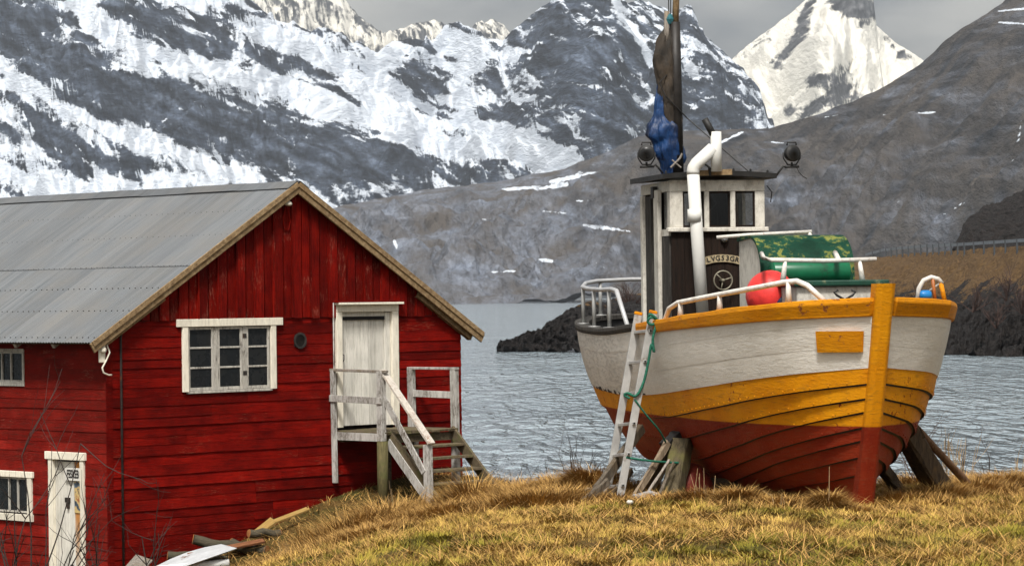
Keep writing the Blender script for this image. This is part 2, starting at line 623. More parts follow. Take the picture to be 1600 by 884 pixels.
S1 = [  # snowfields (+) and bare rock (-) of the left range, as seen in the photograph
    (0.85, 22, [(110, -20), (150, 40), (210, 72), (300, 100), (400, 122), (480, 145), (540, 170), (620, 200), (700, 232), (800, 236), (870, 262)]),
    (0.7, 24, [(300, -10), (400, 45), (500, 85), (560, 125), (610, 160), (660, 200)]),
    (0.75, 14, [(0, 108), (60, 140), (120, 182), (190, 212), (280, 242), (380, 282)]),
    (0.6, 22, [(60, 290), (150, 292), (230, 285), (330, 290)]),
    (0.5, 18, [(0, 250), (60, 300), (90, 320)]),
    (0.4, 14, [(0, 160), (40, 190), (60, 240), (110, 290)]),
    (0.8, 24, [(700, 62), (740, 75), (715, 130), (735, 195), (800, 225), (880, 258)]),
    (0.55, 22, [(590, 95), (640, 85), (700, 75)]),
    (0.35, 12, [(530, 285), (580, 300), (620, 290)]),
    (0.35, 12, [(600, 262), (680, 278), (740, 270)]),
    (-0.75, 30, [(-20, 40), (70, 30)]), (-0.6, 22, [(40, 80), (100, 110)]),
    (-0.85, 34, [(110, 95), (160, 140), (250, 165), (350, 200), (450, 222), (520, 250), (620, 262)]),
    (-0.7, 22, [(185, 15), (240, 45), (330, 82)]), (-0.5, 14, [(330, 20), (390, 35)]),
    (-0.6, 14, [(360, 78), (430, 100)]), (-0.55, 12, [(455, 100), (510, 130), (560, 165)]),
    (-0.7, 24, [(50, 185), (110, 250)]), (-0.7, 16, [(150, 248), (225, 275)]),
    (-0.55, 14, [(640, 105), (680, 135), (720, 120)]), (-0.5, 12, [(620, 65), (670, 78)]), (-0.6, 12, [(755, 175), (815, 188)]),
    (-0.5, 26, [(640, 260), (820, 270)]),
    # the dark dome
    (-0.62, 58, [(880, 50), (900, 130), (950, 190)]), (-0.42, 40, [(970, 80), (1060, 160), (1120, 200)]), (-0.35, 30, [(1080, 70), (1150, 160)]),
    (0.62, 7, [(960, 10), (990, 45), (1010, 85), (1030, 130), (1045, 165)]), (0.55, 7, [(940, 110), (1000, 125), (1040, 175)]),
    (0.5, 5, [(1000, 30), (1075, 60), (1130, 95)]), (0.45, 6, [(1010, 60), (1070, 85), (1090, 130)]), (0.5, 5, [(790, 70), (783, 120), (820, 180), (880, 235)]),
    (0.45, 6, [(1060, 100), (1120, 135), (1170, 170)]), (0.4, 5, [(820, 110), (860, 150), (870, 110)]), (0.4, 10, [(860, 250), (940, 215)]),
]
C1 = [(-160, -260, 7600, 5200, 0), (0, -210, 7500, 5200, 0), (150, -140, 7400, 5200, 0), (300, -70, 7300, 5200, 0), (385, 0, 7200, 5200, 0), (430, 33, 7200, 5200, 0),
      (470, 50, 7200, 5200, 0), (540, 70, 7200, 5200, 0), (590, 84, 7300, 5200, 0), (612, 66, 7300, 5200, 0), (640, 60, 7300, 5200, 0), (672, 72, 7400, 5200, 0),
      (735, 47, 7400, 5200, 0), (762, 62, 7300, 5200, 0), (785, 66, 7200, 5200, 0), (800, 50, 7100, 5200, 0), (830, 20, 7000, 5200, 0), (880, -4, 6900, 5200, 0),
      (945, 0, 6900, 5200, 0), (968, 18, 6900, 5200, 0), (1010, 14, 6900, 5200, 0), (1040, 22, 6900, 5200, 0), (1075, 40, 6900, 5200, 0), (1110, 65, 6900, 5200, 0),
      (1140, 90, 6900, 5200, 0), (1160, 115, 6900, 5200, 0), (1176, 138, 6900, 5200, 0), (1188, 168, 6900, 5200, 0), (1204, 215, 6900, 5200, 0), (1240, 300, 6900, 5200, 0)]
mt1 = ridge_land('snow_mountain', C1, 900, 290, 120, 420, 900, M_SNOW1, prof=1.05, jag=14, seed=2, bulge=[(930, 0, 90, 700), (690, 0, 80, -500), (250, 0, 120, 300)],
                 strokes=S1, bias=0.42, conc=0.16, strata=(-0.5, 110, 24, 1.0, 0.75))
tag(mt1, kind='structure')

S3 = [(-0.9, 12, [(1262, 5), (1250, 50), (1215, 100)]), (-0.55, 7, [(1380, 55), (1400, 80), (1435, 100)]), (-0.75, 15, [(1270, 125), (1330, 122), (1300, 160), (1235, 175)]),
      (-1.6, 20, [(1318, 5), (1352, 12)]), (-0.5, 10, [(1150, 85), (1200, 60)]), (-0.6, 20, [(1330, 155), (1400, 150)]), (0.4, 10, [(1180, 150), (1230, 130), (1270, 90)])]
C3 = [(1090, 130, 9800, 8200, 0), (1142, 92, 9800, 8200, 0), (1200, 48, 9800, 8200, 0), (1240, 18, 9800, 8200, 0), (1264, -4, 9800, 8200, 0), (1290, -8, 9800, 8200, 0), (1312, -20, 9800, 8200, 0),
      (1340, -50, 9800, 8200, 0), (1360, -30, 9800, 8200, 0), (1367, 38, 9800, 8200, 0), (1400, 66, 9800, 8200, 0), (1440, 92, 9800, 8200, 0), (1500, 140, 9800, 8200, 0), (1640, 260, 9800, 8200, 0)]
mt3 = ridge_land('pointed_snow_peak', C3, 330, 180, 110, 500, 900, M_PEAK, prof=1.0, jag=10, seed=8, strokes=S3, bias=1.1, conc=0.12, strata=(0.6, 130, 30, 0.7, 0.3), bulge=[(1262, 0, 40, 500)])
tag(mt3, kind='structure')

C5 = [(330, -60, 12500, 10500, 0), (390, -50, 12500, 10500, 0), (470, -40, 12500, 10500, 0), (535, -8, 12500, 10500, 0), (560, 22, 12500, 10500, 0), (602, 58, 12500, 10500, 0), (625, 44, 12500, 10500, 0),
      (655, 34, 12500, 10500, 0), (690, 36, 12500, 10500, 0), (712, 58, 12500, 10500, 0), (745, 40, 12500, 10500, 0), (768, 30, 12500, 10500, 0), (790, 46, 12500, 10500, 0), (830, 90, 12500, 10500, 0)]
mt5 = ridge_land('misty_far_peaks', C5, 240, 90, 130, 380, 800, M_PEAK, prof=0.9, jag=26, seed=14, bias=0.48, conc=0.3, strata=(-0.9, 130, 30, 0.9, 0.4))
tag(mt5, kind='structure')

S4 = [(1.1, 3.5, [(785, 297), (835, 293)]), (1.1, 4, [(840, 296), (885, 288)]), (0.9, 3, [(860, 284), (935, 268)]), (1.0, 2.5, [(895, 315), (928, 312)]), (1.0, 3.5, [(912, 352), (945, 356), (985, 362)]),
      (0.9, 2, [(848, 330), (884, 333)]), (0.9, 2, [(848, 407), (862, 408)]), (1.0, 2.5, [(750, 426), (805, 423)]), (1.0, 2.5, [(843, 405), (862, 408)]), (0.8, 2, [(752, 343), (760, 344)]), (1.1, 3, [(616, 376), (620, 388)]),
      (0.9, 2, [(930, 410), (945, 418)]), (1.0, 3.2, [(1128, 222), (1160, 207)]), (0.9, 2.5, [(1205, 222), (1225, 224)]), (0.9, 2.5, [(1432, 178), (1462, 175)]), (1.0, 2.5, [(1380, 180), (1392, 176)]), (0.9, 2, [(1310, 200), (1320, 198)]),
      (1.0, 3.2, [(1474, 335), (1508, 316)]), (1.0, 2.5, [(1560, 18), (1600, 14)]), (1.0, 3, [(1560, 35), (1600, 38)]), (0.8, 2, [(1420, 150), (1424, 146)]), (0.9, 2, [(1540, 182), (1552, 182)]),
      (0.8, 2, [(1280, 185), (1310, 180)]), (0.9, 2, [(1400, 318), (1412, 312)]), (0.5, 2, [(1240, 235), (1222, 262)]), (0.7, 5, [(1596, 190), (1586, 240), (1576, 270)]), (0.5, 8, [(870, 286), (920, 262)]), (0.5, 4, [(1200, 205), (1130, 232)]),
      (0.8, 2, [(1200, 345), (1212, 335)]), (0.35, 12, [(920, 330), (960, 400)])]
C4 = [(380, 380, 4300, 3375, 0), (460, 346, 4300, 3375, 0), (540, 322, 4400, 3375, 0), (600, 308, 4500, 3375, 0), (700, 290, 4600, 3375, 0), (800, 280, 4600, 3375, 0), (870, 269, 4500, 3375, 0),
      (940, 240, 4400, 3300, 0), (1000, 215, 4300, 3200, 0), (1040, 206, 4200, 3100, 0), (1130, 205, 4200, 3000, 0), (1200, 203, 4100, 2900, 0), (1260, 188, 3900, 2700, 0), (1330, 160, 3700, 2500, 0),
      (1385, 132, 3600, 2400, 0), (1440, 97, 3500, 2300, 0), (1480, 62, 3400, 2200, 0), (1520, 38, 3350, 2200, 0), (1560, 10, 3300, 2100, 0), (1600, -22, 3300, 2100, 0), (1700, -80, 3200, 2000, 0)]
mt4 = ridge_land('moorland_hill', C4, 760, 260, 72, 250, 560, M_HILL, prof=1.1, jag=5, seed=21, strokes=S4, bias=-0.34, conc=0.08, gully=1.35, strata=(-0.25, 90, 16, 0.5, 0.10), bulge=[(1500, 0, 120, 250), (800, 0, 110, 150)], env_crest=0.4, carve=0.3)
tag(mt4, kind='structure')


# ================================================================== SEA
def water_mat():
    t = NT('sea_water')
    p1 = t.coord((0.85, 0.17, 1), rand=False, rot=(0, 0, 0.05))
    p2 = t.coord((1, 1, 1), rand=False)
    n1 = t.noise(p1, 1.35, 3.0, 0.5, 0.3)
    n2 = t.noise(p2, 0.035, 3, 0.5)
    n3 = t.noise(p1, 0.16, 4, 0.6)
    t.set('Base Color', t.mix(t.ramp(n2, [(0.4, 0.0), (0.65, 1.0)]), (0.24, 0.295, 0.33), (0.31, 0.37, 0.405)))
    t.set('Roughness', 0.09)
    t.set('IOR', 1.33)
    t.bump(t.math('ADD', n1, t.math('MULTIPLY', n3, 2.2)), 1.0, 1.6)
    return t.m


M_WATER = water_mat()
sea = MB().add([(-15000, -300, 0), (15000, -300, 0), (15000, 16000, 0), (-15000, 16000, 0)], [(0, 1, 2, 3)]).build('sea_water', M_WATER)
tag(sea, kind='structure')

# ================================================================== NEAR GROUND
CTRL = [(0, 0, 4.3), (6, 0, 4.3), (-6, 0, 3.7), (0, 9, 4.3), (6, 9, 4.3), (12, 9, 4.3), (-4, 9, 3.6),
        (-1.0, 18, 4.2), (1, 18, 4.33), (4, 18, 4.31), (8, 18, 4.28), (-1.2, 22, 4.06), (1, 22, 4.27), (3.2, 22, 4.22), (6, 22, 4.22),
        (3, 24.6, 4.2), (1.1, 27.8, 3.98), (0.2, 27.6, 4.03), (5.3, 26.2, 4.12), (7.5, 28, 4.02), (3.3, 28, 4.05), (2, 30.8, 3.92), (5, 31, 3.95), (0, 30.4, 3.92), (8, 31.5, 3.95), (12, 30, 4.1),
        (-1.85, 19, 3.84), (-1.65, 24, 3.86), (-1.05, 27.2, 3.88), (-0.75, 30, 3.62),
        (-2.7, 19, 3.4), (-4.2, 19, 2.7), (-5.5, 30, 2.1), (-3.2, 30, 2.85), (-4.5, 40, 2.0), (-2.4, 38, 2.65), (-3.0, 25, 3.4), (-6.0, 22, 2.2),
        (-6.49, 46, 1.62), (-4.8, 47.7, 1.95), (-3.1, 49.4, 2.62), (-0.93, 51.56, 2.8), (-1.43, 47.9, 2.5), (-0.45, 48.9, 2.72), (-8.6, 48.1, 1.58), (-12.1, 51.7, 1.5), (-9, 44, 1.6), (-4.0, 45.5, 1.9),
        (-2.2, 45.5, 2.4), (-1.0, 44, 2.7), (0, 40, 2.95), (5, 40, 2.9), (8, 36, 3.4), (2, 36, 3.4), (10, 45, 2.0), (3, 50, 1.9), (-8, 36, 1.9), (-12, 30, 2.0), (-14, 42, 1.6),
        (0.8, 54, 1.6), (0, 60, 0.9), (5, 60, 0.6), (-5, 65, 0.8), (-12, 65, 0.8), (14, 60, 0.2), (0, 76, -0.8), (10, 76, -0.8), (-10, 78, -0.8), (-20, 60, 0.8), (20, 40, 2), (20, 20, 4), (20, 76, -1), (-22, 78, -1), (-22, 30, 2), (-20, 5, 2.6)]
_cp = np.array(CTRL, float)


def _tps(r):
    return np.where(r > 1e-9, r * r * np.log(r + 1e-12), 0)


_n = len(_cp)
_A = np.zeros((_n + 3, _n + 3))
_A[:_n, :_n] = _tps(np.hypot(_cp[:, None, 0] - _cp[None, :, 0], _cp[:, None, 1] - _cp[None, :, 1])) + np.eye(_n) * 0.02
_A[:_n, _n], _A[:_n, _n + 1:] = 1, _cp[:, :2]
_A[_n:, :_n] = _A[:_n, _n:].T
_w = np.linalg.solve(_A, np.concatenate([_cp[:, 2], np.zeros(3)]))


def ground(x, y):
    x, y = np.asarray(x, float), np.asarray(y, float)
    s = np.zeros(np.broadcast(x, y).shape) + _w[_n] + _w[_n + 1] * x + _w[_n + 2] * y
    for k in range(_n):
        s = s + _w[k] * _tps(np.hypot(x - _cp[k, 0], y - _cp[k, 1]))
    bumps = 0.05 * fbm(x / 1.1, y / 1.1, 4, 0.5, 31) + 0.06 * fbm(x / 4, y / 4, 2, 0.5, 33)
    return s + bumps


def gz(x, y):
    return float(ground(np.array([x]), np.array([y]))[0])


def ground_mat():
    t = NT('turf_soil')
    p = t.coord(rand=False)
    n1, n2 = t.noise(p, 1.6, 5, 0.6), t.noise(p, 11.0, 6, 0.65)
    c = t.mix(t.ramp(n1, [(0.40, 0.0), (0.62, 1.0)]), (0.10, 0.058, 0.018), (0.05, 0.045, 0.010))
    c = t.mix(t.ramp(n2, [(0.45, 0.0), (0.75, 0.8)]), c, (0.028, 0.02, 0.01))
    t.set('Base Color', c)
    t.set('Roughness', 0.95)
    t.set('Specular IOR Level', 0.1)
    t.bump(n2, 0.8, 0.04)
    return t.m


M_SOIL = ground_mat()
gx_, gy_ = np.linspace(-24, 24, 200), np.linspace(-2, 80, 280)
GX, GY = np.meshgrid(gx_, gy_)
g_ob = fast_mesh('grassy_ground', np.stack([GX, GY, ground(GX, GY)], -1).reshape(-1, 3), grid_faces(280, 200), 4, M_SOIL, smooth_=True)
tag(g_ob, kind='structure')


# ================================================================== COAST ACROSS THE WATER
def coast_mat(name, grass_z, grass=(0.15, 0.088, 0.035), rock1=(0.005, 0.0045, 0.0045), rock2=(0.060, 0.052, 0.050)):
    t = NT(name)
    p = t.coord(rand=False)
    q = t.coord((0.6, 1, 1.8), rand=False, rot=(0.3, 0.25, 0))
    n1, n2, n3 = t.noise(q, 0.45, 6, 0.65), t.noise(q, 1.9, 6, 0.7), t.noise(p, 0.25, 5, 0.6)
    rock = t.mix(t.ramp(n2, [(0.34, 0.0), (0.7, 1.0)]), rock1, rock2)
    rock = t.mix(t.ramp(n1, [(0.5, 0.0), (0.7, 0.75)]), rock, (0.036, 0.024, 0.018))
    gcol = t.mix(t.ramp(n2, [(0.35, 0.0), (0.65, 1.0)]), (grass[0] * 0.45, grass[1] * 0.42, grass[2] * 0.5), grass)
    z = t.sep(p)[2]
    m = t.math('ADD', t.math('SUBTRACT', z, grass_z), t.math('MULTIPLY', t.math('SUBTRACT', n3, 0.5), 9.0))
    m = t.math('ADD', m, t.math('MULTIPLY', t.math('SUBTRACT', n2, 0.5), 5.0))
    mm = t.ramp(t.math('MULTIPLY_ADD', m, 0.5, 0.5), [(0.3, 0.0), (0.7, 1.0)])
    t.set('Base Color', t.mix(mm, rock, gcol))
    t.set('Roughness', 0.8)
    t.set('Specular IOR Level', 0.3)
    t.bump(t.math('ADD', n1, t.math('MULTIPLY', n2, 1.3)), 1.0, 1.3)
    return t.m


def rocky(amp, sc):
    def fn(X, Y, Z, T):
        n = ridged(X / sc + 3, (Y + 2 * Z) / sc, 5, 0.6, 71)
        st = np.floor((Z + 2 * fbm(X / 9, Y / 9, 3, 0.5, 73)) / 1.1) * 1.1
        low = np.clip(1.2 - Z / 6.0, 0.1, 1)
        Z2 = Z + low * amp * (n - 0.5) + 0.35 * low * (st - Z) * (T > 0.02)
        Y2 = Y - low * amp * 1.6 * (n - 0.5) - amp * fbm(X / (sc * 0.4), Z / (sc * 0.3), 4, 0.6, 77) * low
        return X, Y2, Z2, 
    return fn


M_COAST = coast_mat('coast_rock_and_grass', 6.4, grass=(0.26, 0.155, 0.06))
CC = [(776, 551, 326, 324, -0.4), (800, 540, 330, 323, -0.4), (830, 525, 334, 321, -0.4), (868, 502, 338, 319, -0.4), (884, 486, 340, 317, -0.4), (905, 478, 344, 314, -0.4), (985, 462, 365, 310, -0.4),
      (1100, 452, 390, 300, -0.4), (1250, 425, 400, 290, -0.4), (1345, 404, 400, 282, -0.4), (1405, 398, 372, 276, -0.4), (1470, 394, 340, 270, -0.4), (1510, 391, 322, 268, -0.4), (1600, 386, 297, 265, -0.4), (1680, 380, 285, 258, -0.4), (1800, 372, 275, 250, -0.4)]
coast = ridge_land('rocky_coast', CC, 620, 130, 1.0, 14, 9, M_COAST, prof=0.85, jag=0.35, back=0.6, seed=31, rock_fn=rocky(2.6, 5.0), env_crest=0.25, carve=0.5)
tag(coast, kind='structure')
M_KNOLL = coast_mat('knoll_rock_and_heather', 19.0, grass=(0.06, 0.032, 0.018))
CK = [(1488, 392, 345, 338, 9.5), (1499, 372, 345, 336, 9.5), (1506, 350, 346, 334, 9.5), (1520, 336, 347, 330, 9.5), (1545, 322, 348, 328, 9.5), (1570, 312, 349, 326, 9.5), (1600, 299, 350, 322, 9.5), (1650, 285, 350, 320, 9.5), (1760, 270, 350, 312, 9.5)]
knoll = ridge_land('rocky_knoll', CK, 260, 90, 0.9, 10, 7, M_KNOLL, prof=0.75, jag=0.5, back=0.8, seed=37, rock_fn=lambda X, Y, Z, T: (X, Y - 1.2 * ridged(X / 5, Z / 3.5, 5, 0.6, 81) * np.clip(T * 5, 0, 1), Z + 0.9 * (ridged(X / 6, Y / 6, 5, 0.6, 83) - 0.5)), env_crest=0.25)
tag(knoll, kind='structure')

# guard rail of the coast road
M_GALV = simple('galvanised_steel', (0.20, 0.22, 0.24), 0.5, 0.3, 0.15, 3)
M_POST = simple('guardrail_post_steel', (0.055, 0.06, 0.065), 0.6, 0.2, 0.2, 5)
gp = [at(1352, 398, 395), at(1378, 391, 385), at(1405, 387.5, 370), (at(1447, 384.5, 350)), at(1508, 381.5, 321), at(1560, 378, 306), at(1600, 375.5, 296), at(1660, 371, 287), at(1720, 367, 281)]
gr = empty('guard_rail', gp[4] - np.array([0, 0, 1.0]))
tag(gr, 'grey steel guard rail on posts along the coast road above the rocks', 'guard rail')
base = np.array(gr.location)
gpath = []
for p0, p1 in zip(gp[:-1], gp[1:]):
    for k in range(8):
        gpath.append(p0 + (p1 - p0) * k / 8)
gpath.append(gp[-1])
rows = []
for dz, dy in ((-0.17, 0.0), (-0.1, -0.06), (-0.03, 0.0), (0.03, 0.0), (0.1, -0.06), (0.17, 0.0)):
    rows.append([tuple(p - base + np.array([0, dy, dz])) for p in gpath])
MB().grid(rows).build('rail', M_GALV, gr)
acc, spacing, prev = 0.0, 4.6, gpath[0]
post_me = None
for p in gpath[1:]:
    seg = np.linalg.norm(p - prev)
    while acc + seg >= spacing:
        f_ = (spacing - acc) / seg
        prev = prev + (p - prev) * f_
        seg = np.linalg.norm(p - prev)
        acc = 0.0
        if post_me is None:
            po = MB().box(-0.09, 0.09, 0.02, 0.2, -1.9, 0.22).build('post', M_POST, gr, loc=tuple(prev - base))
            post_me = po.data
        else:
            po = bpy.data.objects.new('post', post_me)
            po.parent = gr
            po.location = tuple(prev - base)
            COL.objects.link(po)
    acc += seg
    prev = p


# ================================================================== MATERIALS OF BUILT THINGS
M_RED = painted_wood('red_wall_paint', (0.125, 0.0022, 0.0012), (0.205, 0.0055, 0.0022), (0.27, 0.055, 0.03), wear=0.26, grain=(0.7, 0.7, 9), dirt=(0.022, 0.0012, 0.0008), dirt_amt=0.45, bump=0.9, spread=0.28, spec=0.05, stain=0.9)
M_REDV = painted_wood('red_board_paint', (0.115, 0.0022, 0.0012), (0.195, 0.006, 0.0022), (0.36, 0.12, 0.08), wear=0.32, grain=(9, 9, 0.7), dirt=(0.02, 0.0012, 0.0008), dirt_amt=0.5, bump=0.9, spread=0.3, spec=0.05, stain=0.8)
M_REDL = painted_wood('faded_red_wall_paint', (0.15, 0.006, 0.0035), (0.215, 0.014, 0.009), (0.29, 0.10, 0.07), wear=0.26, grain=(0.7, 0.7, 7), dirt=(0.035, 0.012, 0.008), dirt_amt=0.42, bump=0.8, spread=0.22, spec=0.05, stain=0.8)
M_CREAM = painted_wood('cream_paint', (0.68, 0.63, 0.52), (0.78, 0.73, 0.61), (0.30, 0.25, 0.19), wear=0.14, grain=(6, 6, 1), dirt=(0.16, 0.13, 0.09), dirt_amt=0.22, bump=0.4)
M_DOOR = painted_wood('grey_white_door_paint', (0.56, 0.54, 0.48), (0.70, 0.67, 0.60), (0.28, 0.25, 0.20), wear=0.18, grain=(8, 8, 0.6), dirt=(0.18, 0.16, 0.13), dirt_amt=0.35, bump=0.5)
M_WHITEW = painted_wood('peeling_white_timber', (0.37, 0.355, 0.33), (0.50, 0.48, 0.445), (0.17, 0.145, 0.12), wear=0.48, grain=(5, 5, 1), dirt=(0.08, 0.066, 0.05), dirt_amt=0.65, bump=0.7)
M_GREYW = bare_wood('weathered_grey_wood', (0.10, 0.085, 0.07), (0.34, 0.30, 0.26), grain=(6, 6, 1), extra=(0.16, 0.12, 0.07))
M_BARGE = bare_wood('weathered_barge_board', (0.085, 0.05, 0.024), (0.34, 0.24, 0.13), grain=(2, 6, 2), extra=(0.16, 0.10, 0.045))
M_DARKW = bare_wood('dark_rotten_wood', (0.02, 0.015, 0.010), (0.10, 0.075, 0.045), grain=(3, 3, 3), extra=(0.07, 0.065, 0.025))
M_MOSSY = bare_wood('mossy_plank', (0.05, 0.038, 0.022), (0.17, 0.13, 0.08), grain=(2, 8, 2), extra=(0.10, 0.10, 0.035))
M_BLACK = simple('black_void', (0.006, 0.005, 0.005), 0.9, 0, 0.2, 4, 0)
M_IRON = simple('dark_iron', (0.03, 0.025, 0.022), 0.7, 0.3, 0.4, 12, 0.4, rust=(0.10, 0.035, 0.015), rust_amt=0.3)


def roof_mat():
    t = NT('old_galvanised_roof')
    p = t.coord()
    q = t.coord((0.25, 6, 0.25))
    n1, n2, n3 = t.noise(p, 0.9, 5, 0.6), t.noise(q, 2.2, 5, 0.6), t.noise(p, 25, 4, 0.6)
    c = t.mix(t.ramp(n2, [(0.3, 0.0), (0.7, 1.0)]), (0.095, 0.103, 0.110), (0.15, 0.158, 0.166))
    c = t.mix(t.ramp(n1, [(0.42, 0.0), (0.7, 0.6)]), c, (0.15, 0.14, 0.125))
    c = t.mix(1.0, c, t.ramp(t.rnd(), [(0, 0.88), (1, 1.08)]), 'MULTIPLY')
    c = t.mix(t.ramp(n3, [(0.66, 0.0), (0.8, 0.5)]), c, (0.09, 0.06, 0.045))
    t.set('Base Color', c)
    t.set('Roughness', 0.55)
    t.set('Metallic', 0.15)
    t.set('Specular IOR Level', 0.4)
    t.bump(n3, 0.15, 0.004)
    return t.m


def glass_mat(name, col=(0.010, 0.011, 0.012), rough=0.12):
    t = NT(name)
    p = t.coord()
    n = t.noise(p, 5, 5, 0.6)
    t.set('Base Color', t.mix(t.ramp(n, [(0.45, 0.0), (0.75, 0.6)]), col, (0.022, 0.022, 0.021)))
    t.set('Roughness', t.ramp(n, [(0.3, rough), (0.8, 0.5)]))
    t.set('Specular IOR Level', 0.25)
    return t.m


M_ROOF = roof_mat()
M_GLASS = glass_mat('dusty_dark_glass')


def text_obj(txt, name, mat, parent, loc, rot, size, extrude=0.002, font_scale=(1, 1)):
    cu = bpy.data.curves.new(name, 'FONT')
    cu.body = txt
    cu.size = size
    cu.extrude = extrude
    cu.align_x = 'CENTER'
    cu.align_y = 'CENTER'
    cu.offset = size * 0.018
    tmp = bpy.data.objects.new(name, cu)
    COL.objects.link(tmp)
    dg = bpy.context.evaluated_depsgraph_get()
    me = bpy.data.meshes.new_from_object(tmp.evaluated_get(dg))
    bpy.data.objects.remove(tmp)
    me.materials.clear()
    me.materials.append(mat)
    o = bpy.data.objects.new(name, me)
    o.parent = parent
    o.location = loc
    o.rotation_euler = rot
    o.scale = (font_scale[0], font_scale[1], 1)
    COL.objects.link(o)
    return o


# ================================================================== THE RED BOATHOUSE
# local frame: x along the gable (to the right), y into the house, z up
HB = 1.60
HX, HYY = -6.4924, 46.0
house = empty('boathouse', (HX, HYY, HB), math.radians(45))
tag(house, 'red timber boathouse with grey corrugated roof and cream window and door trim', 'house')
WD, LEN = 7.86, 9.0
Z = lambda z: z - HB
RZ, EZ, EO = 8.00, 5.40, 0.38          # ridge height, eave height, eave overhang
SL = (RZ - EZ) / (WD / 2 + EO)


def roof_z(x):
    return RZ - SL * abs(x - WD / 2)


core = MB()
core.box(0.23, WD - 0.04, 0.16, LEN, Z(0.8), Z(5.36))
core.prism([(0.06, Z(5.361)), (WD - 0.03, Z(5.36)), (WD - 0.03, Z(roof_z(WD) - 0.1)), (WD / 2, Z(RZ - 0.12)), (0.06, Z(roof_z(0) - 0.1))], 0.16, LEN, lambda x, y, h: (x, h, y))
core.build('light_stop_core', M_BLACK, house)  # black filler inside the house, added so no light leaks between boards


def siding(parent, along, z0, z1, x0, x1, holes, mat, step=0.172, joint=0.35, lean=0.019, clip=None):
    """overlapping horizontal boards, cut round the openings"""
    z = z0
    row = 0
    while z < z1 - 0.03:
        h = min(step * random.uniform(0.78, 1.12), z1 - z)
        e0 = max(0.0, (z + h - clip) / SL) if clip else 0.0
        cuts = [(x0 + e0, x1 - e0)]
        for hx0, hx1, hz0, hz1 in holes:
            if z + h > hz0 + 0.02 and z < hz1 - 0.02:
                nc = []
                for a_, b_ in cuts:
                    if hx1 <= a_ or hx0 >= b_:
                        nc.append((a_, b_))
                    else:
                        if hx0 - a_ > 0.05:
                            nc.append((a_, hx0))
                        if b_ - hx1 > 0.05:
                            nc.append((hx1, b_))
                cuts = nc
        segs = []
        for a_, b_ in cuts:
            if b_ - a_ > 3.0 and random.random() < joint + 0.4:
                m = a_ + (b_ - a_) * random.uniform(0.3, 0.7)
                segs += [(a_, m - 0.002), (m + 0.002, b_)]
            else:
                segs.append((a_, b_))
        for a_, b_ in segs:
            e = random.uniform(-0.012, 0.006)
            n = max(2, int((b_ - a_) / 0.6))
            vs, fs = [], []
            ph = random.uniform(0, 9)
            for i in range(n + 1):
                x = a_ + (b_ - a_) * i / n
                wob = 0.004 * math.sin(x * 2.1 + ph) + random.uniform(-0.002, 0.002)
                for oo, zz in ((-lean - e, z - 0.012 + wob), (-0.004, z + h + 0.006), (0.03, z + h + 0.006), (0.03, z - 0.012 + wob)):
                    vs.append(along(x, oo, Z(zz)))
            for i in range(n):
                for k in range(4):
                    fs.append((i * 4 + k, i * 4 + (k + 1) % 4, (i + 1) * 4 + (k + 1) % 4, (i + 1) * 4 + k))
            fs += [(3, 2, 1, 0), (n * 4, n * 4 + 1, n * 4 + 2, n * 4 + 3)]
            MB().add(vs, fs).build('board', mat, parent)
        z += h
        row += 1


front = lambda x, o, z: (x, o, z)             # gable wall: o < 0 sticks out towards the viewer
side = lambda y, o, z: (o, y, z)              # long wall on the left
gable = MB().box(0.24, WD - 0.05, 0.142, 0.150, Z(0.9), Z(5.35)).build('gable_wall', M_BLACK, house)
WIN = (1.53, 3.49, 4.53, 5.61)
DOOR = (4.90, 6.24, 3.80, 5.93)
siding(gable, front, 1.45, 5.70, 0.0, WD, [(1.60, 3.42, 4.56, 5.58), DOOR], M_RED, clip=roof_z(0) - 0.09)
# upright boards of the gable
upb = MB().box(0.25, WD - 0.25, 0.039, 0.045, Z(5.70), Z(5.74)).build('gable_boarding', M_BLACK, house)
x, k = 0.06, 0
while x < WD - 0.1:
    w = 0.205 * random.uniform(0.95, 1.05)
    top0, top1 = roof_z(x) - 0.10, roof_z(x + w) - 0.10
    zb = 5.71 + random.uniform(-0.012, 0.012)
    if 4.85 < x + w / 2 < 6.32:
        zb = 5.97
    if min(top0, top1) - zb > 0.04:
        pr = -0.050 if k % 2 else -0.024
        pr += random.uniform(-0.004, 0.004)
        gp_ = 0.021
        MB().add([(x + gp_, pr, Z(zb)), (x + w - gp_, pr, Z(zb)), (x + w - gp_, pr, Z(top1)), (x + gp_, pr, Z(top0)),
                  (x + gp_, 0.03, Z(zb)), (x + w - gp_, 0.03, Z(zb)), (x + w - gp_, 0.03, Z(top1)), (x + gp_, 0.03, Z(top0))],
                 [(0, 1, 2, 3), (5, 4, 7, 6), (4, 5, 1, 0), (3, 2, 6, 7), (4, 0, 3, 7), (1, 5, 6, 2)]).build('board', M_REDV, upb)
        # cover strip over the joint
        MB().box(x - 0.018, x + 0.012, pr - 0.008, 0.02, Z(zb + 0.01), Z(roof_z(x) - 0.12)).build('batten', M_REDV, upb) if k % 2 else None
    x += w
    k += 1
MB().box(0.36, WD - 0.36, 0.0, 0.03, Z(5.66), Z(5.72)).build('band_board', M_BLACK, house)
